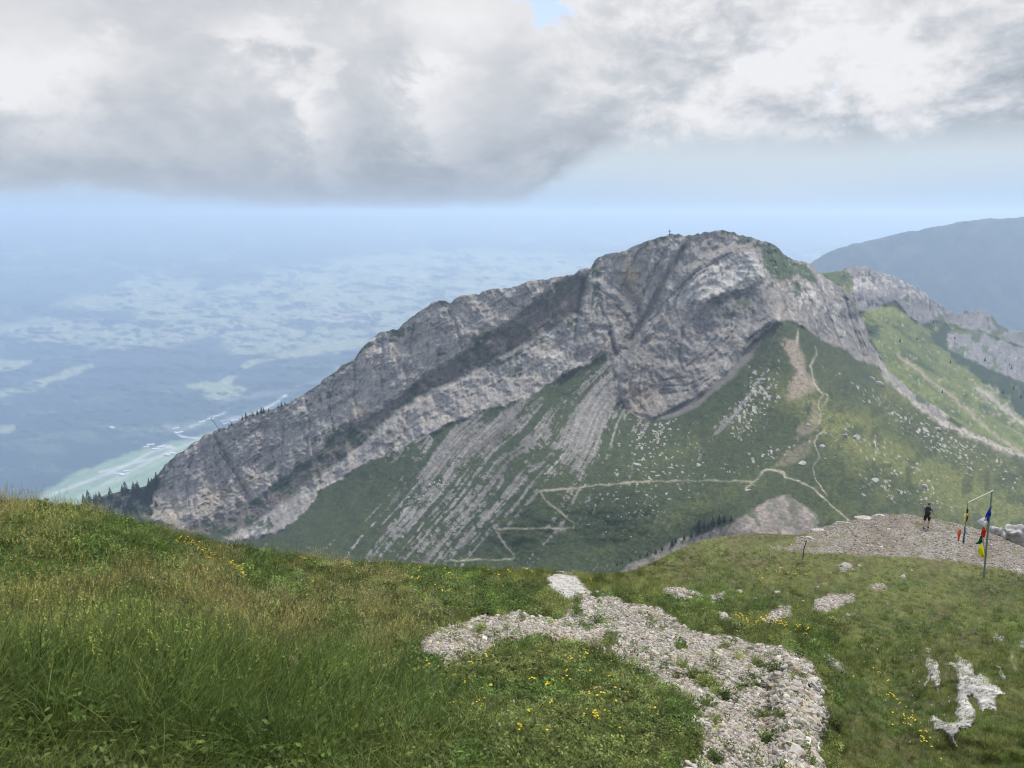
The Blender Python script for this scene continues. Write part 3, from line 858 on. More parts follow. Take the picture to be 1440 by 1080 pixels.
FARM = [(-300, 500), (-60, 462), (40, 450), (90, 444), (170, 448), (196, 436), (150, 436), (72, 430), (90, 422), (130, 415), (160, 408), (175, 392), (230, 384), (262, 392), (300, 404), (330, 398), (420, 372), (500, 360), (560, 352), (700, 350), (800, 360), (1000, 380),
        (900, 440), (640, 470), (560, 490), (520, 470), (440, 492), (345, 502), (330, 496), (310, 470), (240, 486), (170, 494), (100, 484), (40, 486), (-60, 492), (-300, 530)]


def v_depth(px, py):
    Y = np.exp(np.interp(py, V_PY, np.log(V_Y)))
    hill = fbm(px / 110, py / 26, seed=400, oct=4) * sstep(py, 308, 340) * sstep(py, 620, 500)
    wood = fbm(px / 12, py / 5, seed=401, oct=4) * sstep(py, 640, 600)
    return Y * (1 - 0.035 * hill - 0.006 * wood)


def v_color(px, py):
    x = px + 8 * fbm(px / 18, py / 8, seed=410, oct=4)
    y = py + 3.0 * fbm(px / 18, py / 8, seed=411, oct=4)
    n = fbm(px / 22, py / 7, seed=412, oct=5, gain=0.6)
    f = fbm(px / 4, py / 2.4, seed=413, oct=3)
    rel = fbm(px / 60, py / 14, seed=414, oct=5, gain=0.6)
    c = mixc(np.ones(px.shape + (3,)) * np.array((0.014, 0.026, 0.020)), (0.075, 0.10, 0.055), sstep(0.6 * n + rel, -0.1, 0.9) * 0.8)
    c = mixc(c, (0.16, 0.19, 0.10), sstep(f + 0.7 * rel, 0.85, 1.2) * 0.7)
    field = (0.30, 0.31, 0.16)
    fm = sstep(n + 0.15 * f + 0.75 * soft(FARM, x, y, 6) - 0.45, -0.22, 0.12)
    cell = vnoise(px / 7.0 + 0.35 * py, py / 3.2, seed=430) * 0.6 + vnoise(px / 15.0 - 0.2 * py, py / 5.0, seed=431) * 0.6
    fm = fm * np.where(cell < -0.55, 0.5, 1.0)
    fm = np.maximum(fm * soft(FARM, x, y, 8), 0.55 * sstep(n, 0.35, 0.8) * sstep(py, 400, 360))
    for p in CLEARINGS: fm = np.maximum(fm, soft(p, x * 0.4 + px * 0.6, y * 0.4 + py * 0.6, 2))
    c = mixc(c, field, fm * (0.8 + 0.2 * f))
    c = mixc(c, (0.42, 0.38, 0.24), fm * sstep(f + 0.5 * n, 0.75, 1.1) * 0.7)
    town = gauss(px, py, 478, 445, 44, 12) + 0.5 * gauss(px, py, 250, 472, 30, 6) + 0.4 * gauss(px, py, 380, 450, 30, 6)
    c = mixc(c, (0.42, 0.33, 0.29), sstep(f + town, 0.75, 1.1) * (town > 0.08) * 0.9)
    a = soft(AIRFIELD, px + 3 * n, py + 2 * n, 3) * 0.92
    ac = mixc(np.ones(px.shape + (3,)) * np.array((0.34, 0.40, 0.19)), (0.24, 0.32, 0.15), sstep(fbm((px + 2 * py) / 30, (py + 0.45 * px) / 6, seed=420, oct=3), 0.0, 0.4))
    c = c * (1 - a[..., None]) + ac * a[..., None]
    for ln, w, k in (([(60, 700), (130, 674), (180, 654), (215, 634), (240, 628)], 2.0, 0.8), ([(215, 634), (230, 627), (246, 630), (224, 642), (140, 664)], 1.6, 0.8), ([(150, 662), (178, 668), (165, 676), (182, 664)], 1.3, 0.7),
                     ([(40, 712), (100, 684), (160, 664)], 1.5, 0.5), ([(110, 700), (165, 672), (230, 640), (270, 622)], 2.2, 0.5), ([(246, 608), (256, 614), (275, 616), (300, 617)], 1.2, 0.9),
                     ([(346, 592), (360, 580), (382, 570), (402, 556)], 1.7, 1.0), ([(375, 588), (392, 579), (420, 560), (470, 540)], 1.3, 0.9), ([(268, 600), (286, 594), (292, 588), (310, 584), (322, 576)], 1.6, 0.5), ([(312, 592), (330, 588), (350, 583)], 2.2, 0.55),
                     ([(232, 600), (256, 604), (280, 596)], 3.5, 0.25), ([(300, 566), (420, 545), (520, 515), (600, 490)], 4, 0.2)):
        c = mixc(c, (0.55, 0.52, 0.46), k * np.clip(1.2 * line_glow(ln, px, py, w), 0, 1))
    return np.clip(c, 0.01, 0.7)


xs = np.arange(-900, 2400, 2.6)
rows = np.concatenate([np.linspace(303.5, 330, 16), np.arange(331.5, 760, 1.5), np.linspace(770, 1250, 14)])
PX, PY = np.meshgrid(xs, rows)
Yv = v_depth(PX, PY)
me = fast_mesh("valley_ground", world_pt(PX, PY, Yv).reshape(-1, 3), grid_faces(len(rows), len(xs)), v_color(PX, PY).reshape(-1, 3))
tag(link("valley_ground", me, tone_mat("valley_fields_and_woods", 0.01, 0.25)), kind='structure')

# ---------------------------------------------------------------- the near meadow and the gravel knoll
SKY_FG = [(-500, 640), (-200, 682), (0, 712), (60, 716), (100, 722), (200, 745), (300, 768), (400, 785), (500, 795), (600, 800), (700, 801), (760, 803), (800, 806), (850, 808), (880, 806), (905, 798), (935, 783), (965, 768),
          (990, 759), (1020, 753), (1060, 750), (1100, 751), (1125, 752), (1140, 747), (1160, 740), (1185, 734), (1210, 729), (1240, 723), (1270, 722), (1300, 727), (1340, 735), (1370, 743), (1400, 752), (1440, 770), (1600, 800), (1950, 860)]
D_FG = [(0, 1080, 2.9), (360, 1080, 3.3), (720, 1080, 3.7), (1100, 1080, 4.5), (0, 900, 4.6), (360, 900, 5.3), (720, 900, 7.0), (960, 900, 8.2), (0, 800, 6.6), (360, 850, 7.0), (0, 712, 9.0), (200, 745, 10.0),
        (400, 785, 11.5), (640, 800, 13.5), (800, 810, 16), (1000, 840, 13), (900, 830, 14), (1090, 910, 8.6), (1100, 1000, 6.0), (1250, 950, 9.4), (1350, 950, 8.8), (1440, 950, 8.8), (1300, 1080, 6.5), (1440, 1080, 6.2),
        (1210, 1080, 6.1), (1200, 850, 15), (1300, 830, 20), (1440, 838, 21), (1440, 880, 13), (1300, 800, 27), (1440, 805, 29), (1130, 790, 27), (1100, 768, 35), (1040, 755, 36), (985, 762, 32), (940, 790, 23), (900, 803, 19),
        (1200, 770, 38), (1200, 735, 48), (1300, 728, 52), (1400, 752, 50), (1440, 771, 47), (1385, 812, 28), (1300, 770, 41),
        (0, 1300, 2.0), (720, 1300, 2.25), (1440, 1300, 3.4), (720, 1600, 1.25), (0, 1600, 1.2), (1440, 1600, 1.7), (720, 2400, .5), (-500, 2400, .5), (1950, 2400, .5), (-500, 640, 9.5), (-500, 900, 3.6), (-500, 1200, 1.9),
        (1950, 870, 34), (1950, 950, 14), (1950, 1080, 7)]
_rf = RBF([(a, b, math.log(c)) for a, b, c in D_FG], 1e-4)
P_PATH = [(768, 812), (785, 808), (806, 812), (822, 824), (838, 832), (862, 836), (880, 846), (905, 850), (935, 856), (952, 872), (968, 884), (1000, 892), (1030, 896), (1062, 902), (1092, 908), (1120, 916), (1142, 932), (1156, 958), (1163, 1000), (1155, 1040),
          (1160, 1080), (1165, 1300), (930, 1300), (952, 1080), (984, 1060), (990, 1036), (962, 1010), (968, 990), (930, 972), (905, 952), (880, 938), (860, 925), (832, 915), (800, 910), (770, 908), (738, 906), (704, 918), (676, 936), (640, 950), (604, 950), (590, 930), (584, 908), (600, 896),
          (622, 886), (650, 876), (690, 866), (730, 862), (760, 866), (790, 866), (806, 858), (800, 842), (776, 832)]
P_KNOLL = [(1098, 771), (1125, 766), (1120, 758), (1150, 742), (1180, 728), (1240, 700), (1300, 700), (1400, 720), (1500, 770), (1600, 790), (1600, 840), (1500, 822), (1440, 808), (1400, 798), (1340, 790), (1290, 783), (1240, 781), (1190, 779), (1140, 778), (1110, 775)]
P_SMALL = [[(1072, 874), (1084, 862), (1098, 852), (1112, 853), (1112, 866), (1096, 876), (1080, 880)], [(1142, 856), (1150, 842), (1172, 836), (1204, 836), (1198, 848), (1176, 856), (1160, 862)],
           [(1220, 824), (1236, 821), (1250, 826), (1236, 831)], [(1176, 796), (1190, 793), (1202, 799), (1186, 803)], [(1080, 770), (1100, 769), (1096, 774)], [(930, 830), (950, 826), (985, 836), (975, 846), (950, 843)], [(995, 838), (1015, 834), (1022, 846), (1005, 850)],
           [(0, 1040), (40, 1046), (70, 1064), (60, 1100), (-30, 1100), (-30, 1040)], [(1010, 862), (1022, 862), (1026, 870), (1012, 870)], [(1166, 925), (1180, 930), (1190, 945), (1184, 948), (1172, 937)]]
P_BARE = [(700, 905), (740, 890), (800, 892), (820, 905), (800, 915), (740, 918), (690, 930)]
LEDGE = [(1096, 908), (1120, 916), (1142, 932), (1156, 958), (1163, 1000), (1155, 1040), (1160, 1080), (1165, 1300), (1080, 1300), (1075, 1080), (1080, 1000), (1070, 940)]


def fg_depth(px, py):
    px, py = np.atleast_1d(np.asarray(px, float)), np.atleast_1d(np.asarray(py, float))
    Y = np.exp(_rf(px, py))
    led = sdist(LEDGE, px + 3 * fbm(px / 14, py / 14, seed=502, oct=3), py)
    Y = Y * (1 - 0.15 * sstep(led, -2, 5) * sstep(px, 1075, 1115))
    P0 = world_pt(px, py, Y)
    x, y = P0[..., 0], P0[..., 1]
    far = np.clip(Y / 12, 0, 1.6)
    b = 0.15 * fbm(x / 1.0, y / 1.0, seed=503, oct=4) + 0.16 * far * fbm(x / 3.3, y / 3.3, seed=504, oct=3)
    g = gravel_mask(px, py)
    b += g * (0.035 * ridged(x * 3.0, y * 3.0, oct=3, seed=505) + 0.02)
    return Y - b * 1.2


def gravel_mask(px, py):
    w = np.clip(900.0 / np.maximum(np.abs(py - 560), 40), 1, 4)
    x = px + 8 * fbm(px / 26, py / 18, seed=510, oct=4)
    y = py + 5 * fbm(px / 26, py / 18, seed=511, oct=4)
    g = soft(P_PATH, x, y, 3)
    g = np.maximum(g, soft(P_KNOLL, px + 4 * fbm(px / 12, py / 6, seed=512, oct=3), py + 1.5 * fbm(px / 12, py / 6, seed=513, oct=3), 1.5))
    for p in P_SMALL: g = np.maximum(g, soft(p, px + 3 * fbm(px / 8, py / 6, seed=514, oct=3), py + 2 * fbm(px / 8, py / 6, seed=515, oct=3), 2))
    # turf tufts growing in the gravel
    t = sstep(fbm(px / 15, py / 9, seed=516, oct=4) + 0.36 * gauss(px, py, 1000, 965, 60, 24, 0.4) + 0.36 * gauss(px, py, 1090, 1015, 44, 26, 0.6), 0.58, 0.72) * sstep(py, 800, 830)
    kn = sstep(fbm(px / 14, py / 4, seed=517, oct=3) + 0.5 * gauss(px, py, 1165, 756, 40, 6, -0.3), 0.55, 0.7) * sstep(py, 800, 785)
    return g * (1 - 0.9 * t) * (1 - 0.75 * kn)


def fg_color(px, py):
    g = gravel_mask(px, py)
    n = fbm(px / 40, py / 22, seed=520, oct=4)
    f = fbm(px / 4, py / 3, seed=521, oct=3)
    c = mixc(np.ones(px.shape + (3,)) * np.array((0.050, 0.070, 0.024)), (0.095, 0.105, 0.036), np.clip(0.4 + n + 0.8 * sstep(py, 840, 780), 0, 1))
    c = mixc(c, (0.12, 0.09, 0.055), sstep(n * -1 + 0.4 * f, 0.35, 0.8) * 0.5)
    c = c * (1 + 0.3 * f)[..., None]
    s = mixc(np.ones(px.shape + (3,)) * np.array((0.33, 0.300, 0.275)), (0.23, 0.19, 0.165), np.clip(0.4 + n + 0.3 * f, 0, 1))
    s = mixc(s, (0.36, 0.29, 0.24), soft(P_BARE, px, py, 12) * 0.5)
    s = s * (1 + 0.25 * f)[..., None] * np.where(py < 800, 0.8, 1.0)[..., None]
    return np.clip(c * (1 - g[..., None]) + s * g[..., None], 0.01, 0.6)


def fg_sheet():
    xs = np.arange(-500, 1953, 3.0)
    ty = np.interp(xs, *np.array(SKY_FG, float).T) + 1.0 * fbm(xs / 12, xs * 0, seed=530, oct=3)
    v = np.concatenate([np.linspace(0, 1, 190)])
    PY = ty[None] + (1180 - ty[None]) * (v[:, None] ** 1.15)
    low = np.array([1190, 1205, 1225, 1250, 1300, 1380, 1500, 1700, 2000, 2400])[:, None] + 0 * xs[None]
    PY = np.vstack([PY, low])
    PX = np.broadcast_to(xs[None], PY.shape).copy()
    Y = fg_depth(PX, PY)
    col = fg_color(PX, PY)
    gm = gravel_mask(PX, PY)
    for dpy, k in [(2, 1.02), (10, 1.10), (60, 1.45), (220, 2.2)]:
        PY = np.vstack([ty[None] + dpy, PY]); PX = np.vstack([xs[None], PX]); Y = np.vstack([Y[:1] * 0 + Ytop_of(Y, xs, ty) * k, Y])
        col = np.concatenate([col[:1], col]); gm = np.vstack([gm[:1], gm])
    P = world_pt(PX, PY, Y)
    me = fast_mesh("meadow_ground", P.reshape(-1, 3), grid_faces(*P.shape[:2]), col.reshape(-1, 3))
    a = me.attributes.new('gravel', 'FLOAT', 'POINT')
    a.data.foreach_set('value', np.ascontiguousarray(gm, np.float32).ravel())
    return me


_yt = {}


def Ytop_of(Y, xs, ty):
    if 'v' not in _yt: _yt['v'] = Y[:1].copy()
    return _yt['v']


def ground_mat():
    m = tone_mat("meadow_soil_and_gravel", 9.0, 0.35, 0.03, 14.0, detail=8)
    b = NB(m.node_tree)
    p = m.node_tree.nodes['Principled BSDF']
    at = b.node('ShaderNodeAttribute', attribute_name='gravel')
    tcn = b.node('ShaderNodeTexCoord')
    old = p.inputs['Base Color'].links[0].from_socket
    vo = b.node('ShaderNodeTexVoronoi', feature='F1')
    b.put(vo.inputs['Vector'], tcn.outputs['Object'])
    vo.inputs['Scale'].default_value = 11.0
    vo.inputs['Randomness'].default_value = 1.0
    sp = b.node('ShaderNodeSeparateColor')
    b.l.new(vo.outputs['Color'], sp.inputs[0])
    v = b.lin(sp.outputs[0], 0, 1, 0.62, 1.42)
    edge = b.smooth(vo.outputs['Distance'], 0.35, 0.75, 1.0, 0.55)
    f = b.m('MULTIPLY', v, edge)
    stone = b.mix(1.0, old, b.xyz(f, f, b.m('MULTIPLY', f, 0.97)), 'MULTIPLY')
    b.put(p.inputs['Base Color'], b.mix(at.outputs['Fac'], old, stone))
    bp = b.node('ShaderNodeBump')
    bp.inputs['Strength'].default_value = 0.8
    bp.inputs['Distance'].default_value = 0.03
    b.put(bp.inputs['Height'], b.m('MULTIPLY', b.m('SUBTRACT', 1.0, vo.outputs['Distance']), at.outputs['Fac']))
    b.l.new(p.inputs['Normal'].links[0].from_socket, bp.inputs['Normal'])
    b.l.new(bp.outputs[0], p.inputs['Normal'])
    return m


tag(link("meadow_ground", fg_sheet(), ground_mat()), kind='structure')


def G(px, py, sink=0.0):
    """a point on the near ground"""
    Y = fg_depth([px], [py])
    v = world_pt(np.array([px], float), np.array([py], float), Y)[0]
    return Vector((v[0], v[1], v[2] - sink))


def MT(px, py):
    Y = mt_depth([px], [py])
    return Vector(world_pt(np.array([px], float), np.array([py], float), Y)[0])


# ---------------------------------------------------------------- tufts, herbs and stones: small shapes repeated over the ground
def blades_mesh(name, n, hmin, hmax, w, spread, lean, seed, segs=3, head=None):
    r = random.Random(seed)
    V, Fc, T = [], [], []
    for _ in range(n):
        a = r.uniform(0, 6.283); d = spread * math.sqrt(r.random())
        bx, by = d * math.cos(a), d * math.sin(a)
        hh = r.uniform(hmin, hmax); la = a + r.uniform(-1.2, 1.2); ln = lean * r.uniform(0.2, 1.2) * hh
        fa = r.uniform(0, 6.283); fx, fy = math.cos(fa) * w / 2, math.sin(fa) * w / 2
        tone = r.uniform(0.55, 1.5); ye = r.random() ** 3
        i0 = len(V)
        for s in range(segs + 1):
            t = s / segs
            x = bx + math.cos(la) * ln * t * t; y = by + math.sin(la) * ln * t * t
            z = hh * (t - 0.22 * lean * t * t) - 0.02
            k = (1 - t) ** 0.7 * (0.6 + 0.4 * (s > 0))
            c = (tone * (1 + 0.35 * ye), tone, tone * (1 - 0.3 * ye))
            if s == segs:
                V.append((x, y, z)); T.append(c)
            else:
                V += [(x - fx * k, y - fy * k, z), (x + fx * k, y + fy * k, z)]; T += [c, c]
        for s in range(segs - 1):
            j = i0 + 2 * s
            Fc.append((j, j + 1, j + 3, j + 2))
        j = i0 + 2 * (segs - 1)
        Fc.append((j, j + 1, j + 2))
        if head:
            hx, hy, hz = V[-1]
            for q in range(head[0]):
                t = q / head[0]
                zz = hz - t * head[1]; aa = r.uniform(0, 6.283); rr = head[2] * (0.4 + t) * r.uniform(.5, 1)
                xx = hx - math.cos(la) * ln * 0.12 * t; yy = hy - math.sin(la) * ln * 0.12 * t
                j = len(V); e = head[3]
                V += [(xx, yy, zz), (xx + math.cos(aa) * rr, yy + math.sin(aa) * rr, zz + e), (xx + math.cos(aa + .9) * rr * .7, yy + math.sin(aa + .9) * rr * .7, zz - e * .6)]
                T += [(2.3, 1.75, 1.5)] * 3
                Fc.append((j, j + 1, j + 2))
    return raw_mesh(name, V, Fc, T)


def raw_mesh(name, V, Fc, T=None, smooth=False):
    me = bpy.data.meshes.new(name)
    me.from_pydata([tuple(v) for v in V], [], Fc)
    if T is not None:
        a = me.attributes.new('tone', 'FLOAT_COLOR', 'POINT')
        a.data.foreach_set('color', np.array([(*t, 1) for t in T], np.float32).ravel())
    if smooth: me.polygons.foreach_set('use_smooth', [True] * len(me.polygons))
    me.update()
    return me


def herb_mesh(name, n, h, size, spread, seed):
    r = random.Random(seed)
    V, Fc, T = [], [], []
    for _ in range(n):
        a = r.uniform(0, 6.283); d = spread * math.sqrt(r.random()); z = 0.02 + h * r.uniform(0.15, 1) * (1 - 0.5 * (d / spread) ** 2)
        c = Vector((d * math.cos(a), d * math.sin(a), z)); s = size * r.uniform(0.6, 1.3)
        q = Euler((r.uniform(-.8, .8), r.uniform(-.8, .8), r.uniform(0, 6.28))).to_matrix()
        t = r.uniform(0.65, 1.45); j = len(V)
        for p in ((-1, 0, 0), (-.2, .42, .12), (.6, .34, .1), (1.0, 0, -.1), (.6, -.34, .1), (-.2, -.42, .12)):
            V.append(c + q @ (Vector(p) * s)); T.append((t, t, t * .9))
        Fc.append(tuple(range(j, j + 6)))
    return raw_mesh(name, V, Fc, T)


def stone_mesh(name, seed, squash=(1, 0.8, 0.6), sub=2, rough=0.22):
    import bmesh
    bm = bmesh.new()
    bmesh.ops.create_icosphere(bm, subdivisions=sub, radius=1.0)
    r = random.Random(seed)
    cuts = [(Vector((r.gauss(0, 1), r.gauss(0, 1), r.gauss(0, 1))).normalized(), r.uniform(0.55, 0.85)) for _ in range(9)]
    for v in bm.verts:
        c = v.co.copy()
        for n, d in cuts:
            k = c.dot(n)
            if k > d: c -= n * (k - d)
        c *= 1 + rough * float(fbm(np.array([c.x * 1.6 + seed]), np.array([c.y * 1.6]), np.array([c.z * 1.6 + 5]), oct=3, seed=seed)[0])
        v.co = Vector((c.x * squash[0], c.y * squash[1], c.z * squash[2]))
    me = bpy.data.meshes.new(name)
    bm.to_mesh(me); bm.free()
    me.polygons.foreach_set('use_smooth', [sub > 2] * len(me.polygons))
    return me


def inst_mat(name, trans=0.0, rough=0.7, spec=0.2, noise_scale=0, nvar=0.3):
    m = bpy.data.materials.new(name)
    m.use_nodes = True
    b = NB(m.node_tree)
    p = m.node_tree.nodes['Principled BSDF']
    ti = b.node('ShaderNodeAttribute', attribute_type='INSTANCER', attribute_name='tint')
    c = ti.outputs['Color']
    if noise_scale:
        tcn = b.node('ShaderNodeTexCoord')
        n = b.noise(tcn.outputs['Object'], noise_scale, 5, 0.65)
        f = b.lin(n, 0.3, 0.7, 1 - nvar, 1 + nvar)
        c = b.mix(1.0, c, b.xyz(f, f, f), 'MULTIPLY')
    else:
        to = b.node('ShaderNodeAttribute', attribute_name='tone')
        c = b.mix(1.0, c, to.outputs['Color'], 'MULTIPLY')
    b.put(p.inputs['Base Color'], c)
    p.inputs['Roughness'].default_value = rough
    p.inputs['Specular IOR Level'].default_value = spec
    if trans:
        out = [x for x in m.node_tree.nodes if x.type == 'OUTPUT_MATERIAL'][0]
        tr = b.node('ShaderNodeBsdfTranslucent')
        b.put(tr.inputs[0], c)
        mx = b.node('ShaderNodeMixShader')
        mx.inputs[0].default_value = trans
        b.l.new(p.outputs[0], mx.inputs[1]); b.l.new(tr.outputs[0], mx.inputs[2]); b.l.new(mx.outputs[0], out.inputs[0])
    return m


def scatter(name, protos, mat, pos, rot, scl, idx, tint):
    """ground cover nobody could count: one object whose points carry small shapes"""
    coll = bpy.data.collections.new(name + "_shapes")
    for i, me in enumerate(protos):
        me.materials.append(mat)
        o = bpy.data.objects.new("%s_shape_%02d" % (name, i), me)
        coll.objects.link(o)
    me = bpy.data.meshes.new(name)
    n = len(pos)
    me.vertices.add(n)
    me.vertices.foreach_set('co', np.ascontiguousarray(pos, np.float32).ravel())
    for nm, ty, dat, key in (('rot', 'FLOAT_VECTOR', rot, 'vector'), ('scl', 'FLOAT', scl, 'value'), ('idx', 'INT', idx, 'value')):
        a = me.attributes.new(nm, ty, 'POINT')
        a.data.foreach_set(key, np.ascontiguousarray(dat, np.int32 if ty == 'INT' else np.float32).ravel())
    a = me.attributes.new('tint', 'FLOAT_COLOR', 'POINT')
    c = np.ones((n, 4), np.float32); c[:, :3] = tint
    a.data.foreach_set('color', c.ravel())
    o = link(name, me, mat)
    tr = bpy.data.node_groups.new(name + "_cover", 'GeometryNodeTree')
    tr.interface.new_socket('Geometry', in_out='INPUT', socket_type='NodeSocketGeometry')
    tr.interface.new_socket('Geometry', in_out='OUTPUT', socket_type='NodeSocketGeometry')
    N = tr.nodes
    gi, go = N.new('NodeGroupInput'), N.new('NodeGroupOutput')
    ci = N.new('GeometryNodeCollectionInfo')
    ci.inputs['Collection'].default_value = coll
    ci.inputs['Separate Children'].default_value = True
    ci.inputs['Reset Children'].default_value = True
    ip = N.new('GeometryNodeInstanceOnPoints')
    ip.inputs['Pick Instance'].default_value = True

    def attr(nm, ty):
        a = N.new('GeometryNodeInputNamedAttribute')
        a.data_type = ty
        a.inputs['Name'].default_value = nm
        return a.outputs['Attribute']
    L = tr.links
    L.new(gi.outputs[0], ip.inputs['Points'])
    L.new(ci.outputs[0], ip.inputs['Instance'])
    L.new(attr('idx', 'INT'), ip.inputs['Instance Index'])
    L.new(attr('rot', 'FLOAT_VECTOR'), ip.inputs['Rotation'])
    L.new(attr('scl', 'FLOAT'), ip.inputs['Scale'])
    L.new(ip.outputs[0], go.inputs[0])
    md = o.modifiers.new("cover", 'NODES')
    md.node_group = tr
    return tag(o, kind='stuff')


def sample_fg(n, y_hi=1150, dens=None, seed=1, x_lo=-260, x_hi=1700):
    r = np.random.default_rng(seed)
    px = r.uniform(x_lo, x_hi, n)
    ty = np.interp(px, *np.array(SKY_FG, float).T)
    py = ty + 1 + (y_hi - ty) * r.random(n) ** 1.5
    if dens is not None:
        k = r.random(n) < dens(px, py)
        px, py = px[k], py[k]
    Y = fg_depth(px, py)
    return px, py, Y, world_pt(px, py, Y), r


protos = [blades_mesh("t", 26, .07, .16, .0050, .07, .55, 1), blades_mesh("t", 26, .09, .20, .0048, .08, .7, 2), blades_mesh("t", 22, .12, .26, .0055, .08, .8, 3), blades_mesh("t", 30, .05, .12, .006, .09, .5, 4),
          blades_mesh("t", 7, .24, .42, .0022, .10, .35, 5, head=(9, .075, .012, .006)), blades_mesh("t", 9, .20, .36, .0022, .12, .45, 6, head=(8, .06, .014, .006)),
          herb_mesh("t", 60, .10, .017, .10, 7), herb_mesh("t", 44, .15, .024, .11, 8), blades_mesh("t", 18, .20, .38, .006, .09, 1.0, 9), blades_mesh("t", 30, .04, .09, .007, .12, .7, 10)]
M_GRASS = inst_mat("grass_blades", trans=0.38, rough=0.6, spec=0.25)


def not_gravel(px, py):
    return 1 - 0.93 * sstep(gravel_mask(px, py), 0.25, 0.6)


px, py, Y, pos, r = sample_fg(95000, dens=not_gravel, seed=11)
n = len(px)
mid = fbm(px / 60, py / 34, seed=601, oct=4)
fin = fbm(px / 14, py / 9, seed=602, oct=3)
left = sstep(px, 620, 420)
seedz = (0.35 + 0.9 * sstep(mid + 0.5 * fin, -0.4, 0.5)) * np.clip(0.75 * gauss(px, py, 320, 890, 330, 80) + 0.6 * gauss(px, py, 60, 760, 240, 60) + 0.5 * (py < np.interp(px, *np.array(SKY_FG, float).T) + 26) * sstep(px, 760, 500), 0, 1)
lush = np.clip(1.2 * gauss(px, py, 160, 1000, 240, 90) + 0.9 * gauss(px, py, 470, 1040, 200, 70) + 0.7 * gauss(px, py, 90, 760, 120, 50), 0, 1)
herbz = np.clip(gauss(px, py, 800, 1000, 180, 110) + 0.8 * gauss(px, py, 620, 830, 150, 40), 0, 1)
u = r.random(n)
idx = r.choice([0, 1, 3, 2], n)
idx = np.where(u < 0.22 * seedz, r.choice([4, 5], n), idx)
idx = np.where((u > 0.40) & (u < 0.40 + 0.30 * herbz + 0.24), r.choice([6, 7], n), idx)
idx = np.where((u > 0.97 - 0.22 * lush * (py > 820)), 8, idx)
short = (Y > 13) | (px > 1180)
idx = np.where(short & (u < 0.8), r.choice([9, 3, 0], n), idx)
scl = r.uniform(0.55, 1.2, n) * (0.78 + 0.35 * lush - 0.25 * sstep(px, 500, 900) * sstep(py, 900, 1000)) * np.interp(Y, [2, 12, 30, 60], [0.9, 1.0, 1.25, 1.5])
scl *= 1 + 0.25 * np.clip(gauss(px, py, 150, 960, 380, 150), 0, 1)
scl *= np.where(px > 1180, 0.9, 1.0) * (1 - 0.35 * sstep(gravel_mask(px, py), 0.1, 0.4))
scl *= 1 - 0.45 * sstep(py, 790, 760) * (px > 860)
ca, cb, cc, cd = np.array((0.100, 0.150, 0.034)), np.array((0.165, 0.205, 0.058)), np.array((0.185, 0.180, 0.096)), np.array((0.070, 0.125, 0.028))
k = np.clip(0.45 + 0.8 * mid + 0.3 * fin, 0, 1)[:, None]
tint = ca * (1 - k) + cb * k
k = np.clip(0.6 * seedz + 0.75 * sstep(py, 835, 765) * (px > 860) + 0.35 * sstep(fin, 0.2, 0.7) + 0.25 * sstep(px, 1150, 1250) * sstep(mid, -0.1, 0.4), 0, 0.8)[:, None]
tint = tint * (1 - k) + cc * k
k = np.clip(0.75 * lush + 0.5 * sstep(-mid, 0.15, 0.5), 0, 0.8)[:, None]
tint = tint * (1 - k) + cd * k * (1.35)
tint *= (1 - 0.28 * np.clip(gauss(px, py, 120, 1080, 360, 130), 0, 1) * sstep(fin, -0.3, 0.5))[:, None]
tint *= r.uniform(0.5, 1.6, (n, 1)) * (1 + 0.35 * fin[:, None]) * (1 + 0.30 * fbm(px / 7, py / 5, seed=605, oct=2)[:, None])
tint[:, 1] *= r.uniform(.94, 1.06, n)
rot = np.stack([r.normal(0.0, 0.16, n), r.normal(0.10, 0.16, n), r.uniform(0, 6.283, n)], 1)
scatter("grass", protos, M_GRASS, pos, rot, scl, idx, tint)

# gravel: loose stones over the bare patches
px, py, Y, pos, r = sample_fg(190000, dens=lambda a, b: sstep(gravel_mask(a, b), 0.3, 0.7) * (1 - 0.93 * soft([(768, 810), (784, 803), (806, 808), (828, 823), (824, 834), (802, 844), (780, 836)], a, b, 2)) * np.where(b < 800, 0.85, 1.0), seed=12, x_lo=500)
n = len(px)
base = np.interp(Y, [2, 5, 12, 30, 55], [0.009, 0.014, 0.025, 0.046, 0.060])
size = base * (0.5 + 0.9 * r.random(n) ** 2.2 + 1.2 * (r.random(n) < 0.05))
size *= 1 + 0.8 * sstep(sdist(LEDGE, px, py), 0, 15)
bright = r.uniform(0.62, 1.28, n) * (1 + 0.5 * (r.random(n) < 0.04))
tint = np.stack([0.365 * bright, 0.340 * bright, 0.305 * bright * r.uniform(0.92, 1.04, n)], 1)
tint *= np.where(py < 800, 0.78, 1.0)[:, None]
warm = (r.random(n) < 0.12 + 0.5 * soft(P_BARE, px, py, 10))[:, None]
tint = np.where(warm, tint * np.array((0.98, 0.86, 0.74)), tint)
stones = [stone_mesh("s", i, (1, r.uniform(.65, .95), r.uniform(.4, .7)), 2, 0.2) for i in range(8)]
pos[:, 2] += size * 0.12
scatter("gravel", stones, inst_mat("limestone_chips", rough=0.9, spec=0.1, noise_scale=2.2, nvar=0.22), pos, np.stack([r.normal(0, .35, n), r.normal(0, .35, n), r.uniform(0, 6.283, n)], 1), size, r.integers(0, 8, n), np.clip(tint, 0, .62))

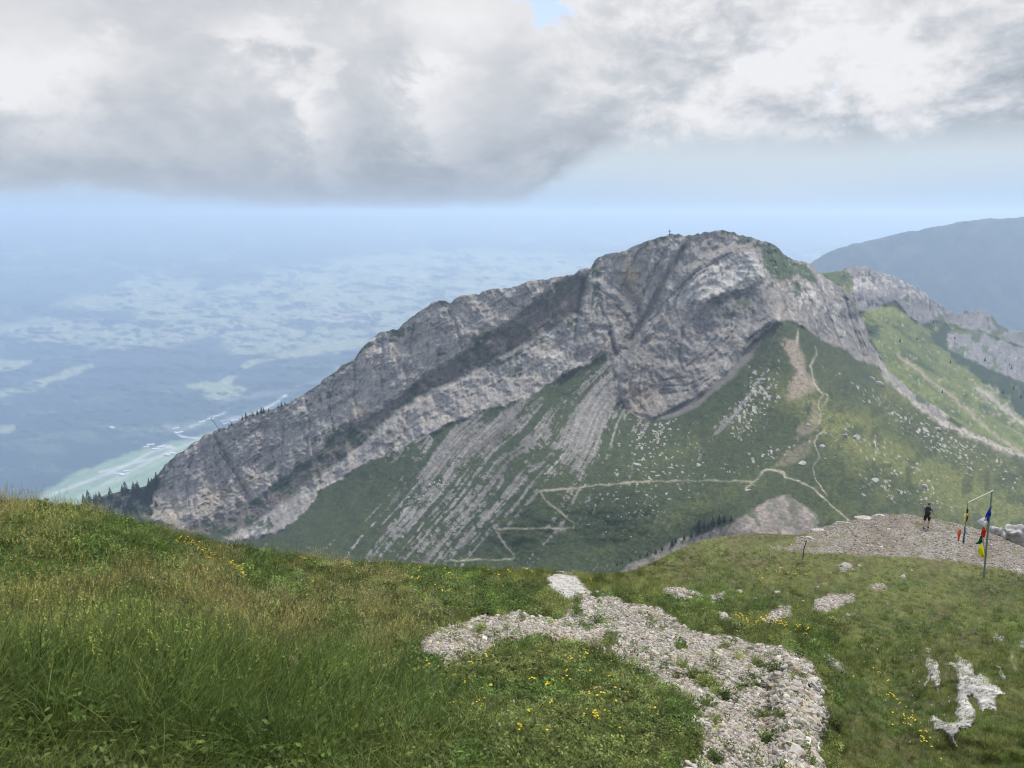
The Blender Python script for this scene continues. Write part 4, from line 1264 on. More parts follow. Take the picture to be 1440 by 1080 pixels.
# ---------------------------------------------------------------- things
M_STONE = plain_mat("pale_limestone", (0.36, 0.34, 0.315), 0.9, 0.30, 3.0, 0.1)
M_STONED = plain_mat("grey_limestone", (0.25, 0.245, 0.24), 0.9, 0.35, 2.0, 0.1)
M_STONEL = plain_mat("light_grey_limestone", (0.34, 0.335, 0.33), 0.9, 0.45, 2.2, 0.1)
M_BOULDER = plain_mat("slope_boulder", (0.36, 0.345, 0.325), 0.9, 0.25, 0.4, 0.1)
_nm = lambda s: s


def rotz(a): return Euler((random.uniform(-.3, .3), random.uniform(-.3, .3), a))


def relief_rock(name, poly, proud, label, cat, mat, step=1.4, seed=0, group=None, rg=0.5, sc=5.0):
    """an outcrop bulging out of the slope, its edges buried in the ground"""
    p = np.array(poly, float)
    xs = np.arange(p[:, 0].min() - 3, p[:, 0].max() + 3, step)
    ys = np.arange(p[:, 1].min() - 3, p[:, 1].max() + 3, step)
    X, Yp = np.meshgrid(xs, ys)
    s = sdist(poly, X + 1.2 * fbm(X / 5, Yp / 5, seed=seed + 1, oct=3), Yp + 1.2 * fbm(X / 5, Yp / 5, seed=seed + 2, oct=3))
    Yg = fg_depth(X, Yp)
    P0 = world_pt(X, Yp, Yg)
    h = proud * (sstep(s, -2.5, 5) - 0.28) + sstep(s, -2, 3) * proud * rg * (ridged(P0[..., 0] * sc, P0[..., 2] * sc, oct=5, seed=seed) - 0.3 + 0.8 * fbm(P0[..., 0] * sc * .6, P0[..., 2] * sc * .6, seed=seed + 5, oct=3))
    P = world_pt(X, Yp, Yg - h)
    f = grid_faces(*X.shape)
    keep = (s.ravel()[f] > -2.6).any(1)
    f = f[keep]
    # a buried back closes the body
    back = world_pt(X, Yp, Yg + proud * 0.8)
    used = np.unique(f)
    remap = -np.ones(X.size, int); remap[used] = np.arange(len(used))
    V = np.vstack([P.reshape(-1, 3)[used], back.reshape(-1, 3)[used]])
    ft = remap[f]
    me = fast_mesh(name, V, np.vstack([ft, ft[:, ::-1] + len(used)]), smooth=False)
    o = link(name, me, mat)
    return tag(o, label, cat, group)


O_MAIN = [(1337, 913), (1345, 920), (1357, 926), (1367, 931), (1369, 943), (1370, 950), (1378, 946), (1388, 951), (1393, 960), (1407, 967), (1414, 975), (1401, 983), (1402, 1000), (1390, 999), (1380, 1003), (1374, 989), (1366, 978), (1361, 984),
          (1371, 997), (1373, 1010), (1366, 1024), (1351, 1026), (1345, 1037), (1348, 1054), (1340, 1047), (1333, 1036), (1325, 1028), (1316, 1027), (1304, 1014), (1313, 1005), (1323, 1013), (1340, 1016), (1347, 1012), (1341, 1004), (1347, 994), (1343, 984),
          (1348, 977), (1342, 968), (1347, 960), (1346, 945), (1334, 934), (1336, 929), (1345, 936), (1345, 926)]
M_OUT = plain_mat("white_outcrop", (0.37, 0.36, 0.34), 0.9, 0.45, 9.0, 0.1)
b_ = NB(M_OUT.node_tree)
p_ = M_OUT.node_tree.nodes['Principled BSDF']
tc_ = b_.node('ShaderNodeTexCoord')
pits = b_.smooth(b_.noise(tc_.outputs['Object'], 11.0, 6, 0.7, 0.6), 0.54, 0.64)
b_.put(p_.inputs['Base Color'], b_.mix(b_.m('MULTIPLY', pits, 0.75), p_.inputs['Base Color'].links[0].from_socket, (0.13, 0.12, 0.11)))
bp_ = b_.node('ShaderNodeBump'); bp_.inputs['Distance'].default_value = 0.015
b_.put(bp_.inputs['Height'], b_.m('SUBTRACT', 1.0, pits)); b_.l.new(bp_.outputs[0], p_.inputs['Normal'])
relief_rock("rock_outcrop", O_MAIN, 0.12, "largest jagged white limestone outcrop in the steep grass, with two arms", "outcrop", M_OUT, 1.3, 11, "limestone outcrops in the steep grass", rg=0.22, sc=3.5)
for i, (pl, lb) in enumerate((([(1300, 932), (1307, 925), (1318, 930), (1322, 945), (1323, 958), (1318, 973), (1314, 962), (1308, 955), (1299, 965), (1303, 950)], "slim grey-white banded outcrop just left of the largest jagged one"),
                              ([(1301, 909), (1309, 911), (1308, 921), (1301, 918)], "tiny white rock tip above the slim banded outcrop"),
                              ([(1401, 935), (1407, 937), (1415, 953), (1411, 958), (1405, 948)], "thin curved white rock sliver up the slope right of the largest outcrop"),
                              ([(1421, 915), (1428, 924), (1433, 941), (1428, 946), (1419, 932)], "grey rock fin in the grass near the right edge of the meadow"),
                              ([(1398, 888), (1412, 896), (1409, 902), (1397, 898)], "small white rock in the grass highest above the largest outcrop"),
                              ([(1430, 898), (1442, 898), (1458, 915), (1436, 914)], "grey rock cut by the right edge of the photo"),
                              ([(1152, 908), (1160, 915), (1176, 930), (1191, 946), (1186, 949), (1170, 937), (1158, 924)], "low grey rock rib running down the grass right of the stony ledge"),
                              ([(768, 813), (784, 806), (806, 810), (826, 823), (824, 832), (802, 842), (780, 834)], "smooth pale rock slab at the top end of the stony patch"))):
    relief_rock("rock_outcrop", pl, 0.10 if i < 7 else 0.16, lb, "outcrop", M_OUT if i not in (3, 5, 6) else M_STONED, 1.2, 30 + i, "limestone outcrops in the steep grass" if i < 7 else None, rg=0.5 if i < 7 else 0.12)

# stones lying in the meadow
stone_bank = [stone_mesh("stone", 40 + i, (1, random.uniform(.6, .9), random.uniform(.45, .65)), 3, 0.16) for i in range(6)]
for m_ in stone_bank: m_.materials.append(M_STONE)
FG_ST = [(1017, 866, 11), (1094, 834, 7), (1040, 833, 6), (1190, 798, 12), (1269, 812, 8), (1194, 866, 6), (929, 861, 7), (953, 828, 4), (965, 832, 5), (1002, 843, 5), (1076, 838, 4), (1128, 846, 4), (1150, 826, 3), (1162, 822, 3),
         (1208, 796, 4), (1097, 800, 4), (256, 862, 6), (272, 868, 4), (335, 906, 5), (318, 874, 4), (98, 1024, 12), (1282, 803, 4), (1243, 846, 3), (985, 838, 4), (1062, 842, 4), (944, 846, 4)]
for i, (x, y, rpx) in enumerate(FG_ST):
    p = G(x, y)
    o = link("stone", stone_bank[i % 6], None, None, p)
    s = rpx * p.y / F * (1.0 if y > 850 or x > 900 else 1.6)
    if x < 400: s *= 1.0; o.location.z += 0.09
    o.scale = (s, s, s)
    o.rotation_euler = rotz(random.uniform(0, 6))
    lb = {0: "biggest rounded pale stone in the grass right of the stony patch", 3: "flat white stone lying alone in the meadow below the gravel knoll", 4: "round white stone in the meadow nearest the flag pole",
          20: "pale stone half hidden in the long dark grass at the lower left", 5: "small pale stone beside the yellow flowers below the upper gravel patch"}.get(i, "small pale limestone lump lying loose in the meadow grass")
    tag(o, lb, "stone", "loose stones in the meadow")
for i, (x, y, rpx, lb) in enumerate([(1213, 727, 9, "long mossy pale boulder on the crest of the gravel knoll"), (1236, 723, 6, "rounded mossy boulder next to the highest gravel of the knoll"), (1182, 734, 8, "pale boulder on the left rim of the gravel knoll"),
                                     (1150, 744, 7, "low yellowish boulder at the left foot of the knoll rim"), (1136, 754, 5, "small boulder at the lowest left corner of the knoll")]):
    p = G(x, y + 2)
    o = link("boulder", stone_bank[(i * 2) % 6], None, None, p)
    s = rpx * p.y / F * 1.25
    o.scale = (s * 1.3, s, s * .75)
    tag(o, lb, "boulder", "boulders on the rim of the gravel knoll")
for i, (x, y, rpx, k, lb) in enumerate([(1403, 752, 11, 1.1, "grey boulder left of the big craggy one behind the flag pole"), (1424, 752, 16, 1.1, "big craggy grey boulder behind the knoll right of the flag pole"), (1447, 764, 14, 1.0, "grey boulder at the right edge behind the knoll"), (1411, 757, 9, .8, "squat boulder wedged between the grey boulders behind the knoll")]):
    v = world_pt(np.array([x], float), np.array([y], float), np.array([53.0 + i]))[0]
    o = link("boulder", stone_mesh("boulder", 60 + i, (1, .9, .95), 4, 0.34), M_STONEL, None, Vector(v))
    s = rpx * 53 / F * 1.1
    o.scale = (s, s, s * k)
    tag(o, lb, "boulder", "grey boulders behind the knoll")

# boulders on the far slopes
bank2 = [stone_mesh("boulder", 80 + i, (1, random.uniform(.7, .95), random.uniform(.6, .85)), 2, 0.22) for i in range(6)]
for m_ in bank2: m_.materials.append(M_BOULDER)
BIG = [(1136, 598, 4.6, "white boulder beside the path at the neck of the green spur"), (1156, 629, 5.5, "grey-white boulder right of the path in the middle of the green spur"), (1187, 613, 5, "pale boulder pair stone right of the path, the left one"), (1204, 616, 6.5, "large grey boulder in the grass right of the pale pair"),
       (1128, 652, 6, "long pale boulder just above the path junction"), (982, 655, 5.5, "white boulder alone in the grass above the long level path"), (1225, 533, 6, "upper white block of the boulder stream on the right slope"), (1237, 541, 7, "big white block below the upper one in the boulder stream"),
       (1318, 604, 6, "large pale block at the lower end of the boulder stream"), (1336, 618, 5, "pale block right of the large one at the lower end of the boulder stream"), (1230, 676, 6, "flat grey boulder on the lower right slope"), (1262, 690, 5, "grey boulder right of the flat grey one on the lower slope"), (1214, 697, 5, "grey boulder nearest above the gravel knoll"),
       (1300, 684, 5, "dark grey boulder on the right slope above the hiker"), (896, 655, 6, "pale tall block above the long level path on the left"), (902, 648, 4, "pale block directly above the tall one left of the green spur"), (1052, 690, 5, "grey rock at the bend where the level path ends"), (1060, 683, 4, "pale rock just above the path bend")]
for i, (x, y, rp, lb) in enumerate(BIG):
    p = MT(x, y)
    o = link("boulder", bank2[i % 6], None, None, p)
    s = rp * p.y / F
    o.scale = (s * 1.2, s, s); o.rotation_euler = rotz(random.uniform(0, 6))
    tag(o, lb, "boulder", "large boulders on the mountain slope")
rr = np.random.default_rng(5)
cands = []
for ci, (cx, cyy, sx, sy, an, n) in enumerate(((1070, 545, 16, 34, 0.3, 26), (1040, 590, 26, 16, -0.4, 22), (1270, 590, 95, 10, 0.56, 60), (1245, 640, 100, 20, 0.5, 26), (930, 625, 40, 24, -0.6, 20), (880, 700, 110, 40, 0, 12), (1370, 640, 70, 14, 0.45, 22), (1265, 695, 55, 12, 0.3, 26),
                               (1170, 630, 24, 30, 0, 12), (600, 700, 60, 26, -0.75, 14), (860, 740, 60, 30, 0, 12), (1400, 560, 1, 1, 0, 0))):
    for _ in range(n):
        u_, v_ = rr.normal(0, .6, 2)
        a_, b_ = u_ * sx, v_ * sy
        cands.append((cx + a_ * math.cos(an) - b_ * math.sin(an), cyy + a_ * math.sin(an) + b_ * math.cos(an), ci))
mt_top = lambda x: np.interp(x, *np.array(SKY_MT).T)
SLOPE_LB = ["small pale boulder in the cluster left of the top of the green spur", "small pale boulder in the rubble patch below the left flank of the spur", "small pale boulder in the long boulder stream on the right slope", "small pale boulder on the grass just below the boulder stream",
            "small pale boulder at the foot of the scree left of the spur", "small pale boulder on the dark grass around the long level path", "small pale boulder on the far lower end of the right slope", "small pale boulder on the right slope just above the gravel knoll",
            "small pale boulder near the path on the middle of the spur", "small pale boulder among the scree streaks of the left slope", "small pale boulder on the grass between level path and rubble hollow", ""]
for i, (x, y, ci) in enumerate(cands):
    if y < mt_top(x) + 6 or y > 800: continue
    p = MT(x, y)
    o = link("boulder", bank2[i % 6], None, None, p)
    s = (0.8 + 1.5 * rr.random() ** 2.5) * p.y / F
    o.scale = (s * rr.uniform(1, 1.5), s, s); o.rotation_euler = rotz(rr.uniform(0, 6))
    tag(o, SLOPE_LB[ci], "boulder", "small boulders scattered on the mountain slope")


# conifers
def crown_mesh(name, seed, h=1.0, w=0.20, n=330):
    r = random.Random(seed)
    V, Fc = [], []
    for i in range(n):
        t = r.random() ** 0.75
        z = h * (0.08 + 0.92 * (1 - t)) if False else h * (1 - t * 0.93)
        rad = w * (t ** 0.85) * r.uniform(0.25, 1.1)
        a = r.uniform(0, 6.283)
        c = Vector((rad * math.cos(a), rad * math.sin(a), z - 0.10 * rad))
        s = 0.035 + 0.05 * t
        d = Vector((math.cos(a), math.sin(a), -0.45)) * s
        q = Vector((-math.sin(a), math.cos(a), r.uniform(-.3, .3))) * s * 0.6
        j = len(V)
        V += [c - d * .6 + q * .5, c + d, c - d * .6 - q * .5, c + Vector((0, 0, s * .5))]
        Fc += [(j, j + 1, j + 3), (j + 1, j + 2, j + 3), (j, j + 3, j + 2)]
    return raw_mesh(name, V, Fc)


def trunk_mesh(name, h=1.0, r0=0.02):
    V, Fc = [], []
    for k, (z, r_) in enumerate(((-0.06, r0), (0.3, r0 * .7), (0.97, r0 * .12))):
        for i in range(6): V.append((r_ * math.cos(i * 1.047), r_ * math.sin(i * 1.047), z * h))
    for k in range(2):
        for i in range(6): Fc.append((k * 6 + i, k * 6 + (i + 1) % 6, k * 6 + 6 + (i + 1) % 6, k * 6 + 6 + i))
    return raw_mesh(name, V, Fc)


M_NEEDLE = plain_mat("spruce_needles", (0.022, 0.040, 0.024), 0.8, 0.4, 1.5, 0.1)
M_BARK = plain_mat("bark", (0.09, 0.07, 0.055), 0.9, 0.3, 6, 0.1)
crowns = [crown_mesh("crown", i, 1, 0.19 + 0.05 * (i % 3)) for i in range(5)]
for m_ in crowns: m_.materials.append(M_NEEDLE)
trk = trunk_mesh("trunk"); trk.materials.append(M_BARK)


def conifer(p, h, k, label, group, parts=True):
    root = bpy.data.objects.new("conifer", None if parts else crowns[k % 5])
    COL.objects.link(root)
    root.location = p; root.scale = (h, h, h); root.rotation_euler = (0, 0, k * 1.3)
    if parts:
        link("trunk", trk, None, root); link("crown", crowns[k % 5], None, root)
    tag(root, label, "tree", group)


for i, (x, y, hp) in enumerate([(982, 750, 21), (990, 744, 12), (1002, 741, 15), (1011, 738, 16), (1018, 735, 12), (972, 756, 9), (1028, 733, 9), (996, 744, 9), (950, 763, 9), (945, 768, 11), (962, 759, 8), (931, 774, 7), (922, 778, 7), (910, 781, 6), (900, 785, 6), (887, 789, 5), (875, 792, 5), (868, 795, 5)]):
    p = MT(x, y)
    conifer(p, hp * p.y / F * 1.1, i, "tallest dark conifer on the edge of the rubble hollow" if i == 0 else "small dark conifer on the rim above the grey rubble hollow", "conifers along the rim of the rubble hollow")
rr = np.random.default_rng(9)
for i in range(46):
    x = rr.uniform(118, 236)
    top = mt_top(x)
    d_ = rr.random() ** 1.4 * 42
    y = top + 5 + d_
    if x > 222 and y > 690: continue
    p = MT(x, y)
    conifer(p, rr.uniform(13, 25) * p.y / F * (1 if d_ < 15 else .8), i, "dark spruce in the strip of wood at the left foot of the cliff", "spruces at the left foot of the mountain")
for i, (x, hp) in enumerate([(341, 8), (346, 10), (356, 7), (362, 9), (368, 11), (371, 9), (378, 6), (392, 5), (396, 8), (401, 6), (322, 5), (326, 6), (308, 5), (172, 12), (188, 14)]):
    p = MT(x, float(mt_top(x)) + 3)
    conifer(p, hp * p.y / F, i, "little dark conifer standing on the skyline of the left rock ridge", "conifers on the skyline of the left ridge")
for i in range(170):
    x, y = rr.uniform(1180, 1500), rr.uniform(440, 680)
    ok = inside(P_RGWOOD, np.array([x]), np.array([y]))[0] or (rr.random() < 0.10) or (gauss(x, y, 1225, 462, 12, 24, -.3) > .5)
    if not ok or y > float(np.interp(x, *np.array(SKY_MT).T)) + 2 or y < float(np.interp(x, *np.array(SKY_RG).T)) + 14: continue
    Yq = rg_depth(np.array([x]), np.array([y]))
    p = Vector(world_pt(np.array([x]), np.array([y]), Yq)[0])
    conifer(p, rr.uniform(4, 7.5) * p.y / F, i, "dark conifer on the sunny alp behind the mountain", "conifers on the alp behind the mountain", False)


def tube(pts, r, n=8, close=True):
    """tapered tube through points; r is one radius or one per point"""
    V, Fc = [], []
    rs = r if hasattr(r, '__len__') else [r] * len(pts)
    pts = [Vector(p) for p in pts]
    for k, p in enumerate(pts):
        d = (pts[min(k + 1, len(pts) - 1)] - pts[max(k - 1, 0)]).normalized()
        a = d.orthogonal().normalized() if k == 0 else (a - d * a.dot(d)).normalized()
        b = d.cross(a)
        for i in range(n):
            t = 2 * math.pi * i / n
            V.append(p + (a * math.cos(t) + b * math.sin(t)) * rs[k])
    for k in range(len(pts) - 1):
        for i in range(n):
            Fc.append((k * n + i, k * n + (i + 1) % n, (k + 1) * n + (i + 1) % n, (k + 1) * n + i))
    if close:
        Fc.append(tuple(reversed(range(n)))); Fc.append(tuple((len(pts) - 1) * n + i for i in range(n)))
    return V, Fc


def merge(*vf):
    V, Fc = [], []
    for v, f in vf:
        o = len(V); V += v; Fc += [tuple(i + o for i in q) for q in f]
    return V, Fc


M_METAL = plain_mat("grey_painted_metal", (0.30, 0.31, 0.31), 0.5, 0.1, 8)
M_DARKWOOD = plain_mat("weathered_dark_wood", (0.07, 0.055, 0.045), 0.85, 0.3, 12)

# summit cross and the leaning mast on the ridge
p = MT(941.5, float(mt_top(941.5)) + 1)
u = p.y / F
me = raw_mesh("summit_cross", *merge(tube([(0, 0, -2), (0, 0, 8 * u)], 0.55 * u * .8, 6), tube([(-2.1 * u, 0, 5.6 * u), (2.1 * u, 0, 5.6 * u)], 0.5 * u * .8, 6)))
tag(link("summit_cross", me, M_DARKWOOD, None, p), "small dark cross standing on the grassy left summit", "cross")
p = MT(310, float(mt_top(310)) + 2)
u = p.y / F
me = raw_mesh("mast", *merge(tube([(1 * u, 0, -3), (-12 * u, 0, 18 * u)], 0.42 * u, 6), tube([(-13.3 * u, 0, 17 * u), (-10.8 * u, 0, 18.6 * u)], 0.3 * u, 5)))
tag(link("mast", me, M_DARKWOOD, None, p), "thin dark leaning mast on the skyline of the left rock ridge", "mast")

# marker stake in the meadow
p = G(1129, 787)
u = p.y / F
root = bpy.data.objects.new("marker_stake", None); COL.objects.link(root); root.location = p
link("post", raw_mesh("post", *tube([(0, 0, -.2), (0, 0, 17 * u), (3 * u, 0, 31 * u)], [0.8 * u, .75 * u, .7 * u], 8)), M_DARKWOOD, root)
link("cap", raw_mesh("cap", *tube([(3 * u, 0, 31 * u), (3.4 * u, 0, 33.5 * u)], [1.2 * u, 1.0 * u], 8)), plain_mat("pale_cap", (.5, .48, .42)), root)
tag(root, "thin dark stake leaning in the meadow left of the gravel knoll", "stake")

# flag pole with its crossbar, cords and prayer flags
PB = G(1384, 813)
YP = PB.y
wp = lambda x, y, dy=0.0: Vector(world_pt(np.array([x], float), np.array([y], float), np.array([YP + dy]))[0])
root = bpy.data.objects.new("flag_pole", None); COL.objects.link(root); root.location = PB
top = wp(1395, 690)
loc = lambda v: v - PB
link("pole", raw_mesh("pole", *tube([loc(PB) - Vector((0, 0, .4)), loc(wp(1388, 760)), loc(top)], [0.034, 0.036, 0.026], 10)), plain_mat("blue_grey_pole", (0.20, 0.22, 0.24), .5), root)
link("crossbar", raw_mesh("crossbar", *tube([loc(top) + Vector((.05, 0, 0)), loc(wp(1361, 707, -.5))], 0.022, 8)), plain_mat("pale_crossbar", (0.38, 0.40, 0.38), .5), root)
tag(root, "tall leaning grey pole with a pale crossbar beside the gravel knoll", "flag pole")
link_c = tag(link("prayer_flag_string", raw_mesh("prayer_flag_string", *tube([wp(1394.5, 712), wp(1389, 738, -.04), wp(1383, 760, -.05), wp(1386, 786)], 0.008, 5)), M_DARKWOOD), "thin string of bright flags tied along the leaning pole", "flag string")
tag(link("prayer_flag_string", raw_mesh("prayer_flag_string", *tube([wp(1361, 707, -.5), wp(1360, 722, -.5), wp(1357, 742, -.45), wp(1354, 768, -.4)], 0.008, 5)), M_DARKWOOD), "thin string of faded flags hanging from the crossbar end", "flag string")


def cloth(pts, rgb, label, dy=0.0, seed=0):
    r = random.Random(seed)
    n = len(pts)
    cx, cyy = sum(a for a, b in pts) / n, sum(b for a, b in pts) / n
    V, Fc = [], []
    rings = (1.0, 0.66, 0.33)
    for k in rings:
        for i, (a, b) in enumerate(pts):
            for s_ in (0, .5):
                a2, b2 = pts[(i + 1) % n]
                x, y = a * (1 - s_) + a2 * s_, b * (1 - s_) + b2 * s_
                V.append(wp(cx + (x - cx) * k, cyy + (y - cyy) * k, dy + 0.06 * math.sin(x * .9 + y * .6 + seed) + r.uniform(-.01, .01)))
    m = 2 * n
    V.append(wp(cx, cyy, dy + .05))
    for q in range(2):
        for i in range(m): Fc.append((q * m + i, q * m + (i + 1) % m, (q + 1) * m + (i + 1) % m, (q + 1) * m + i))
    for i in range(m): Fc.append((2 * m + i, 2 * m + (i + 1) % m, 3 * m))
    me = raw_mesh("prayer_flag", V, Fc, smooth=True)
    o = link("prayer_flag", me, plain_mat("flag_cloth", rgb, .8, .12, 4, .1, trans=.6))
    md = o.modifiers.new("thickness", 'SOLIDIFY'); md.thickness = 0.004
    tag(o, label, "flag", "prayer flags on the pole")


cloth([(1393, 713), (1394, 722), (1392, 731), (1388, 733), (1385, 727), (1388, 720)], (0.03, 0.09, 0.55), "deep blue prayer flag uppermost on the pole", -.05, 1)
cloth([(1388, 726), (1387, 734), (1385, 741), (1380, 739), (1372, 733), (1380, 729)], (0.80, 0.80, 0.84), "white prayer flag blown out to the left of the pole", -.06, 2)
cloth([(1383, 740), (1386, 745), (1386, 753), (1382, 757), (1379, 751), (1381, 745)], (0.72, 0.06, 0.03), "bright red prayer flag below the white one", -.06, 3)
cloth([(1381, 752), (1382, 762), (1378, 765), (1371, 765), (1376, 761), (1378, 755)], (0.01, 0.15, 0.04), "dark green prayer flag between the red and yellow ones", -.06, 4)
cloth([(1380, 764), (1383, 772), (1385, 784), (1381, 783), (1375, 776), (1376, 770)], (0.80, 0.80, 0.03), "bright yellow prayer flag lowest on the pole", -.06, 5)
cloth([(1360, 714), (1362, 717), (1361, 722), (1359, 723), (1359, 717)], (0.03, 0.09, 0.03), "tiny dark green flag top of the cord under the crossbar end", -.5, 6)
cloth([(1360, 721), (1361, 723), (1358, 727), (1358, 735), (1356, 735), (1354.5, 729), (1356, 723)], (0.88, 0.80, 0.45), "curled cream yellow flag under the crossbar end", -.5, 7)
cloth([(1361, 724), (1362, 728), (1359.5, 734), (1358.5, 733), (1359, 727)], (0.35, 0.10, 0.05), "narrow rust red flag behind the curled cream one", -.45, 8)
cloth([(1357, 737), (1359, 745), (1357, 755), (1356, 765), (1353, 762), (1355, 750), (1356, 741)], (0.35, 0.45, 0.55), "faded pale blue flag hanging lowest under the crossbar end", -.45, 9)
cloth([(1351, 743), (1352, 748), (1350, 755), (1348, 762), (1346.5, 760), (1347, 754), (1346, 749), (1348, 746)], (0.72, 0.26, 0.14), "faded orange red flag flying left of the pale blue one", -.45, 10)


# ---------------------------------------------------------------- the hiker
def skin(name, chains, mat, parent, lv=2):
    """chains: list of lists of (x,y,z,r); chains share a vertex when their points coincide"""
    V, E, R, look = [], [], [], {}
    for ch in chains:
        prev = None
        for (x, y, z, r) in ch:
            k = (round(x, 4), round(y, 4), round(z, 4))
            if k not in look:
                look[k] = len(V); V.append((x, y, z)); R.append(r)
            i = look[k]
            if prev is not None and prev != i: E.append((prev, i))
            prev = i
    me = bpy.data.meshes.new(name)
    me.from_pydata(V, E, [])
    o = link(name, me, None, parent)
    sk = o.modifiers.new("skin", 'SKIN'); sk.use_smooth_shade = True
    for i, sv in enumerate(me.skin_vertices[0].data):
        rr_ = R[i]
        sv.radius = rr_ if hasattr(rr_, '__len__') else (rr_, rr_)
        sv.use_root = (i == 0)
    ss = o.modifiers.new("smooth", 'SUBSURF'); ss.levels = lv; ss.render_levels = lv
    dg = bpy.context.evaluated_depsgraph_get()
    me2 = bpy.data.meshes.new_from_object(o.evaluated_get(dg))
    o.modifiers.clear(); o.data = me2
    me2.materials.clear(); me2.materials.append(mat)
    me2.polygons.foreach_set('use_smooth', [True] * len(me2.polygons))
    return o


def blob_mesh(name, loc_, sc_, mat, parent, seg=16, box=0.0, rot=(0, 0, 0)):
    import bmesh
    bm = bmesh.new()
    bmesh.ops.create_uvsphere(bm, u_segments=seg, v_segments=seg * 3 // 4, radius=1)
    q = Euler(rot).to_matrix()
    for v in bm.verts:
        c = v.co
        if box:
            c = Vector([math.copysign(abs(t) ** (1 - box), t) for t in c])
        v.co = q @ Vector((c.x * sc_[0], c.y * sc_[1], c.z * sc_[2])) + Vector(loc_)
    me = bpy.data.meshes.new(name); bm.to_mesh(me); bm.free()
    me.polygons.foreach_set('use_smooth', [True] * len(me.polygons))
    return link(name, me, mat, parent)


M_SKIN = plain_mat("skin", (0.50, 0.31, 0.22), .6)
M_BLACK = plain_mat("black_cloth", (0.018, 0.018, 0.022), .85, .2, 20)
M_PACK = plain_mat("dark_pack_cloth", (0.030, 0.026, 0.036), .8, .25, 20)
M_SHIRT = plain_mat("grey_shirt", (0.24, 0.25, 0.26), .85, .15, 20)
M_HAT = plain_mat("grey_hat", (0.20, 0.18, 0.165), .85, .15, 20)
M_WHITE = plain_mat("white_tag", (0.75, 0.75, 0.75), .8)
HP = G(1302, 744)
person = bpy.data.objects.new("person", None); COL.objects.link(person)
person.location = HP; person.rotation_euler = (0, 0, math.radians(-34)); person.scale = (1.07,) * 3
# y is forward (away from the viewer), x to the right
hipL, hipR = (-.10, .02, .92, .085), (.10, .02, .92, .085)
legL = [(0, 0, .98, .13), hipL, (-.115, -.02, .70, .078), (-.12, -.02, .50, .058), (-.125, -.13, .32, .056), (-.13, -.20, .10, .038), (-.13, -.14, .035, .04), (-.13, -.06, .02, .034)]
legR = [(0, 0, .98, .13), hipR, (.105, .10, .70, .078), (.105, .16, .50, .058), (.105, .15, .32, .054), (.105, .10, .12, .038), (.105, .16, .035, .04), (.105, .26, .025, .034)]
spine = [(0, 0, .98, .13), (0, .015, 1.14, (.145, .10)), (0, .04, 1.32, (.165, .11)), (0, .05, 1.43, (.12, .085)), (0, .06, 1.50, .055), (0, .08, 1.57, .062), (0, .09, 1.66, (.078, .092)), (0, .085, 1.74, .062)]
armL = [(0, .05, 1.43, (.12, .085)), (-.19, .04, 1.42, .056), (-.255, .0, 1.18, .042), (-.27, .08, .98, .033), (-.265, .14, .91, .030), (-.262, .17, .86, .026)]
armR = [(0, .05, 1.43, (.12, .085)), (.19, .04, 1.42, .056), (.27, .03, 1.19, .042), (.30, .14, 1.02, .033), (.305, .20, .96, .030), (.305, .23, .92, .026)]
body = skin("body", [legL, legR, spine, armL, armR], M_SKIN, person)


def fingers(base, d, side, parent):
    b = Vector(base)
    ch = []
    for i, (o_, ln) in enumerate(((-.024, .070), (-.008, .082), (.008, .076), (.022, .058))):
        p0 = b + Vector((0, o_, 0)); p1 = p0 + Vector((0, 0.004, -ln * .5)); p2 = p1 + Vector((-side * .018, .010, -ln * .42))
        ch.append([(*b, .022), (*p0, .010), (*p1, .009), (*p2, .007)])
    t0 = b + Vector((-side * .012, .026, .01)); t1 = t0 + Vector((-side * .012, .022, -.028)); t2 = t1 + Vector((-side * .004, .006, -.026))
    ch.append([(*b, .022), (*t0, .011), (*t1, .010), (*t2, .008)])
    return skin("hand", ch, M_SKIN, parent, 1)


fingers((-.262, .17, .845), None, -1, body)
fingers((.305, .23, .905), None, 1, body)
# face (turned away) and ears
face = merge(tube([(-.03, .168, 1.665), (-.03, .176, 1.665)], .011, 8), tube([(.03, .168, 1.665), (.03, .176, 1.665)], .011, 8))
link("eyes", raw_mesh("eyes", *face), M_BLACK, body)
link("nose", raw_mesh("nose", *tube([(0, .165, 1.67), (0, .198, 1.635), (0, .178, 1.628)], [.010, .014, .010], 8)), M_SKIN, body)
link("mouth", raw_mesh("mouth", *tube([(-.024, .166, 1.60), (0, .174, 1.598), (.024, .166, 1.60)], [.004, .007, .004], 6)), plain_mat("lips", (.35, .14, .12)), body)
for s in (-1, 1): blob_mesh("ear", (s * .080, .085, 1.655), (.012, .020, .032), M_SKIN, body, 10)
skin("shirt", [[(0, 0, .97, (.15, .12)), (0, .015, 1.14, (.158, .112)), (0, .04, 1.32, (.178, .122)), (0, .05, 1.42, (.135, .098)), (0, .058, 1.475, .068)],
               [(0, .05, 1.42, (.135, .098)), (-.195, .04, 1.42, .070), (-.235, .01, 1.25, .062), (-.245, .005, 1.20, .060)], [(0, .05, 1.42, (.135, .098)), (.195, .04, 1.42, .070), (.245, .033, 1.26, .062), (.26, .031, 1.20, .060)]], M_SHIRT, person)
skin("shorts", [[(0, .0, 1.02, (.152, .118)), (0, 0, .93, (.16, .13)), (-.10, .02, .86, .108), (-.115, -.02, .70, .098), (-.12, -.022, .53, .088)], [(0, 0, .93, (.16, .13)), (.10, .03, .86, .108), (.105, .10, .70, .098), (.105, .15, .53, .088)]], M_BLACK, person)
skin("boot", [[(-.13, -.195, .17, .056), (-.13, -.19, .09, .055), (-.13, -.15, .045, .050), (-.13, -.05, .03, .042)]], M_BLACK, person)
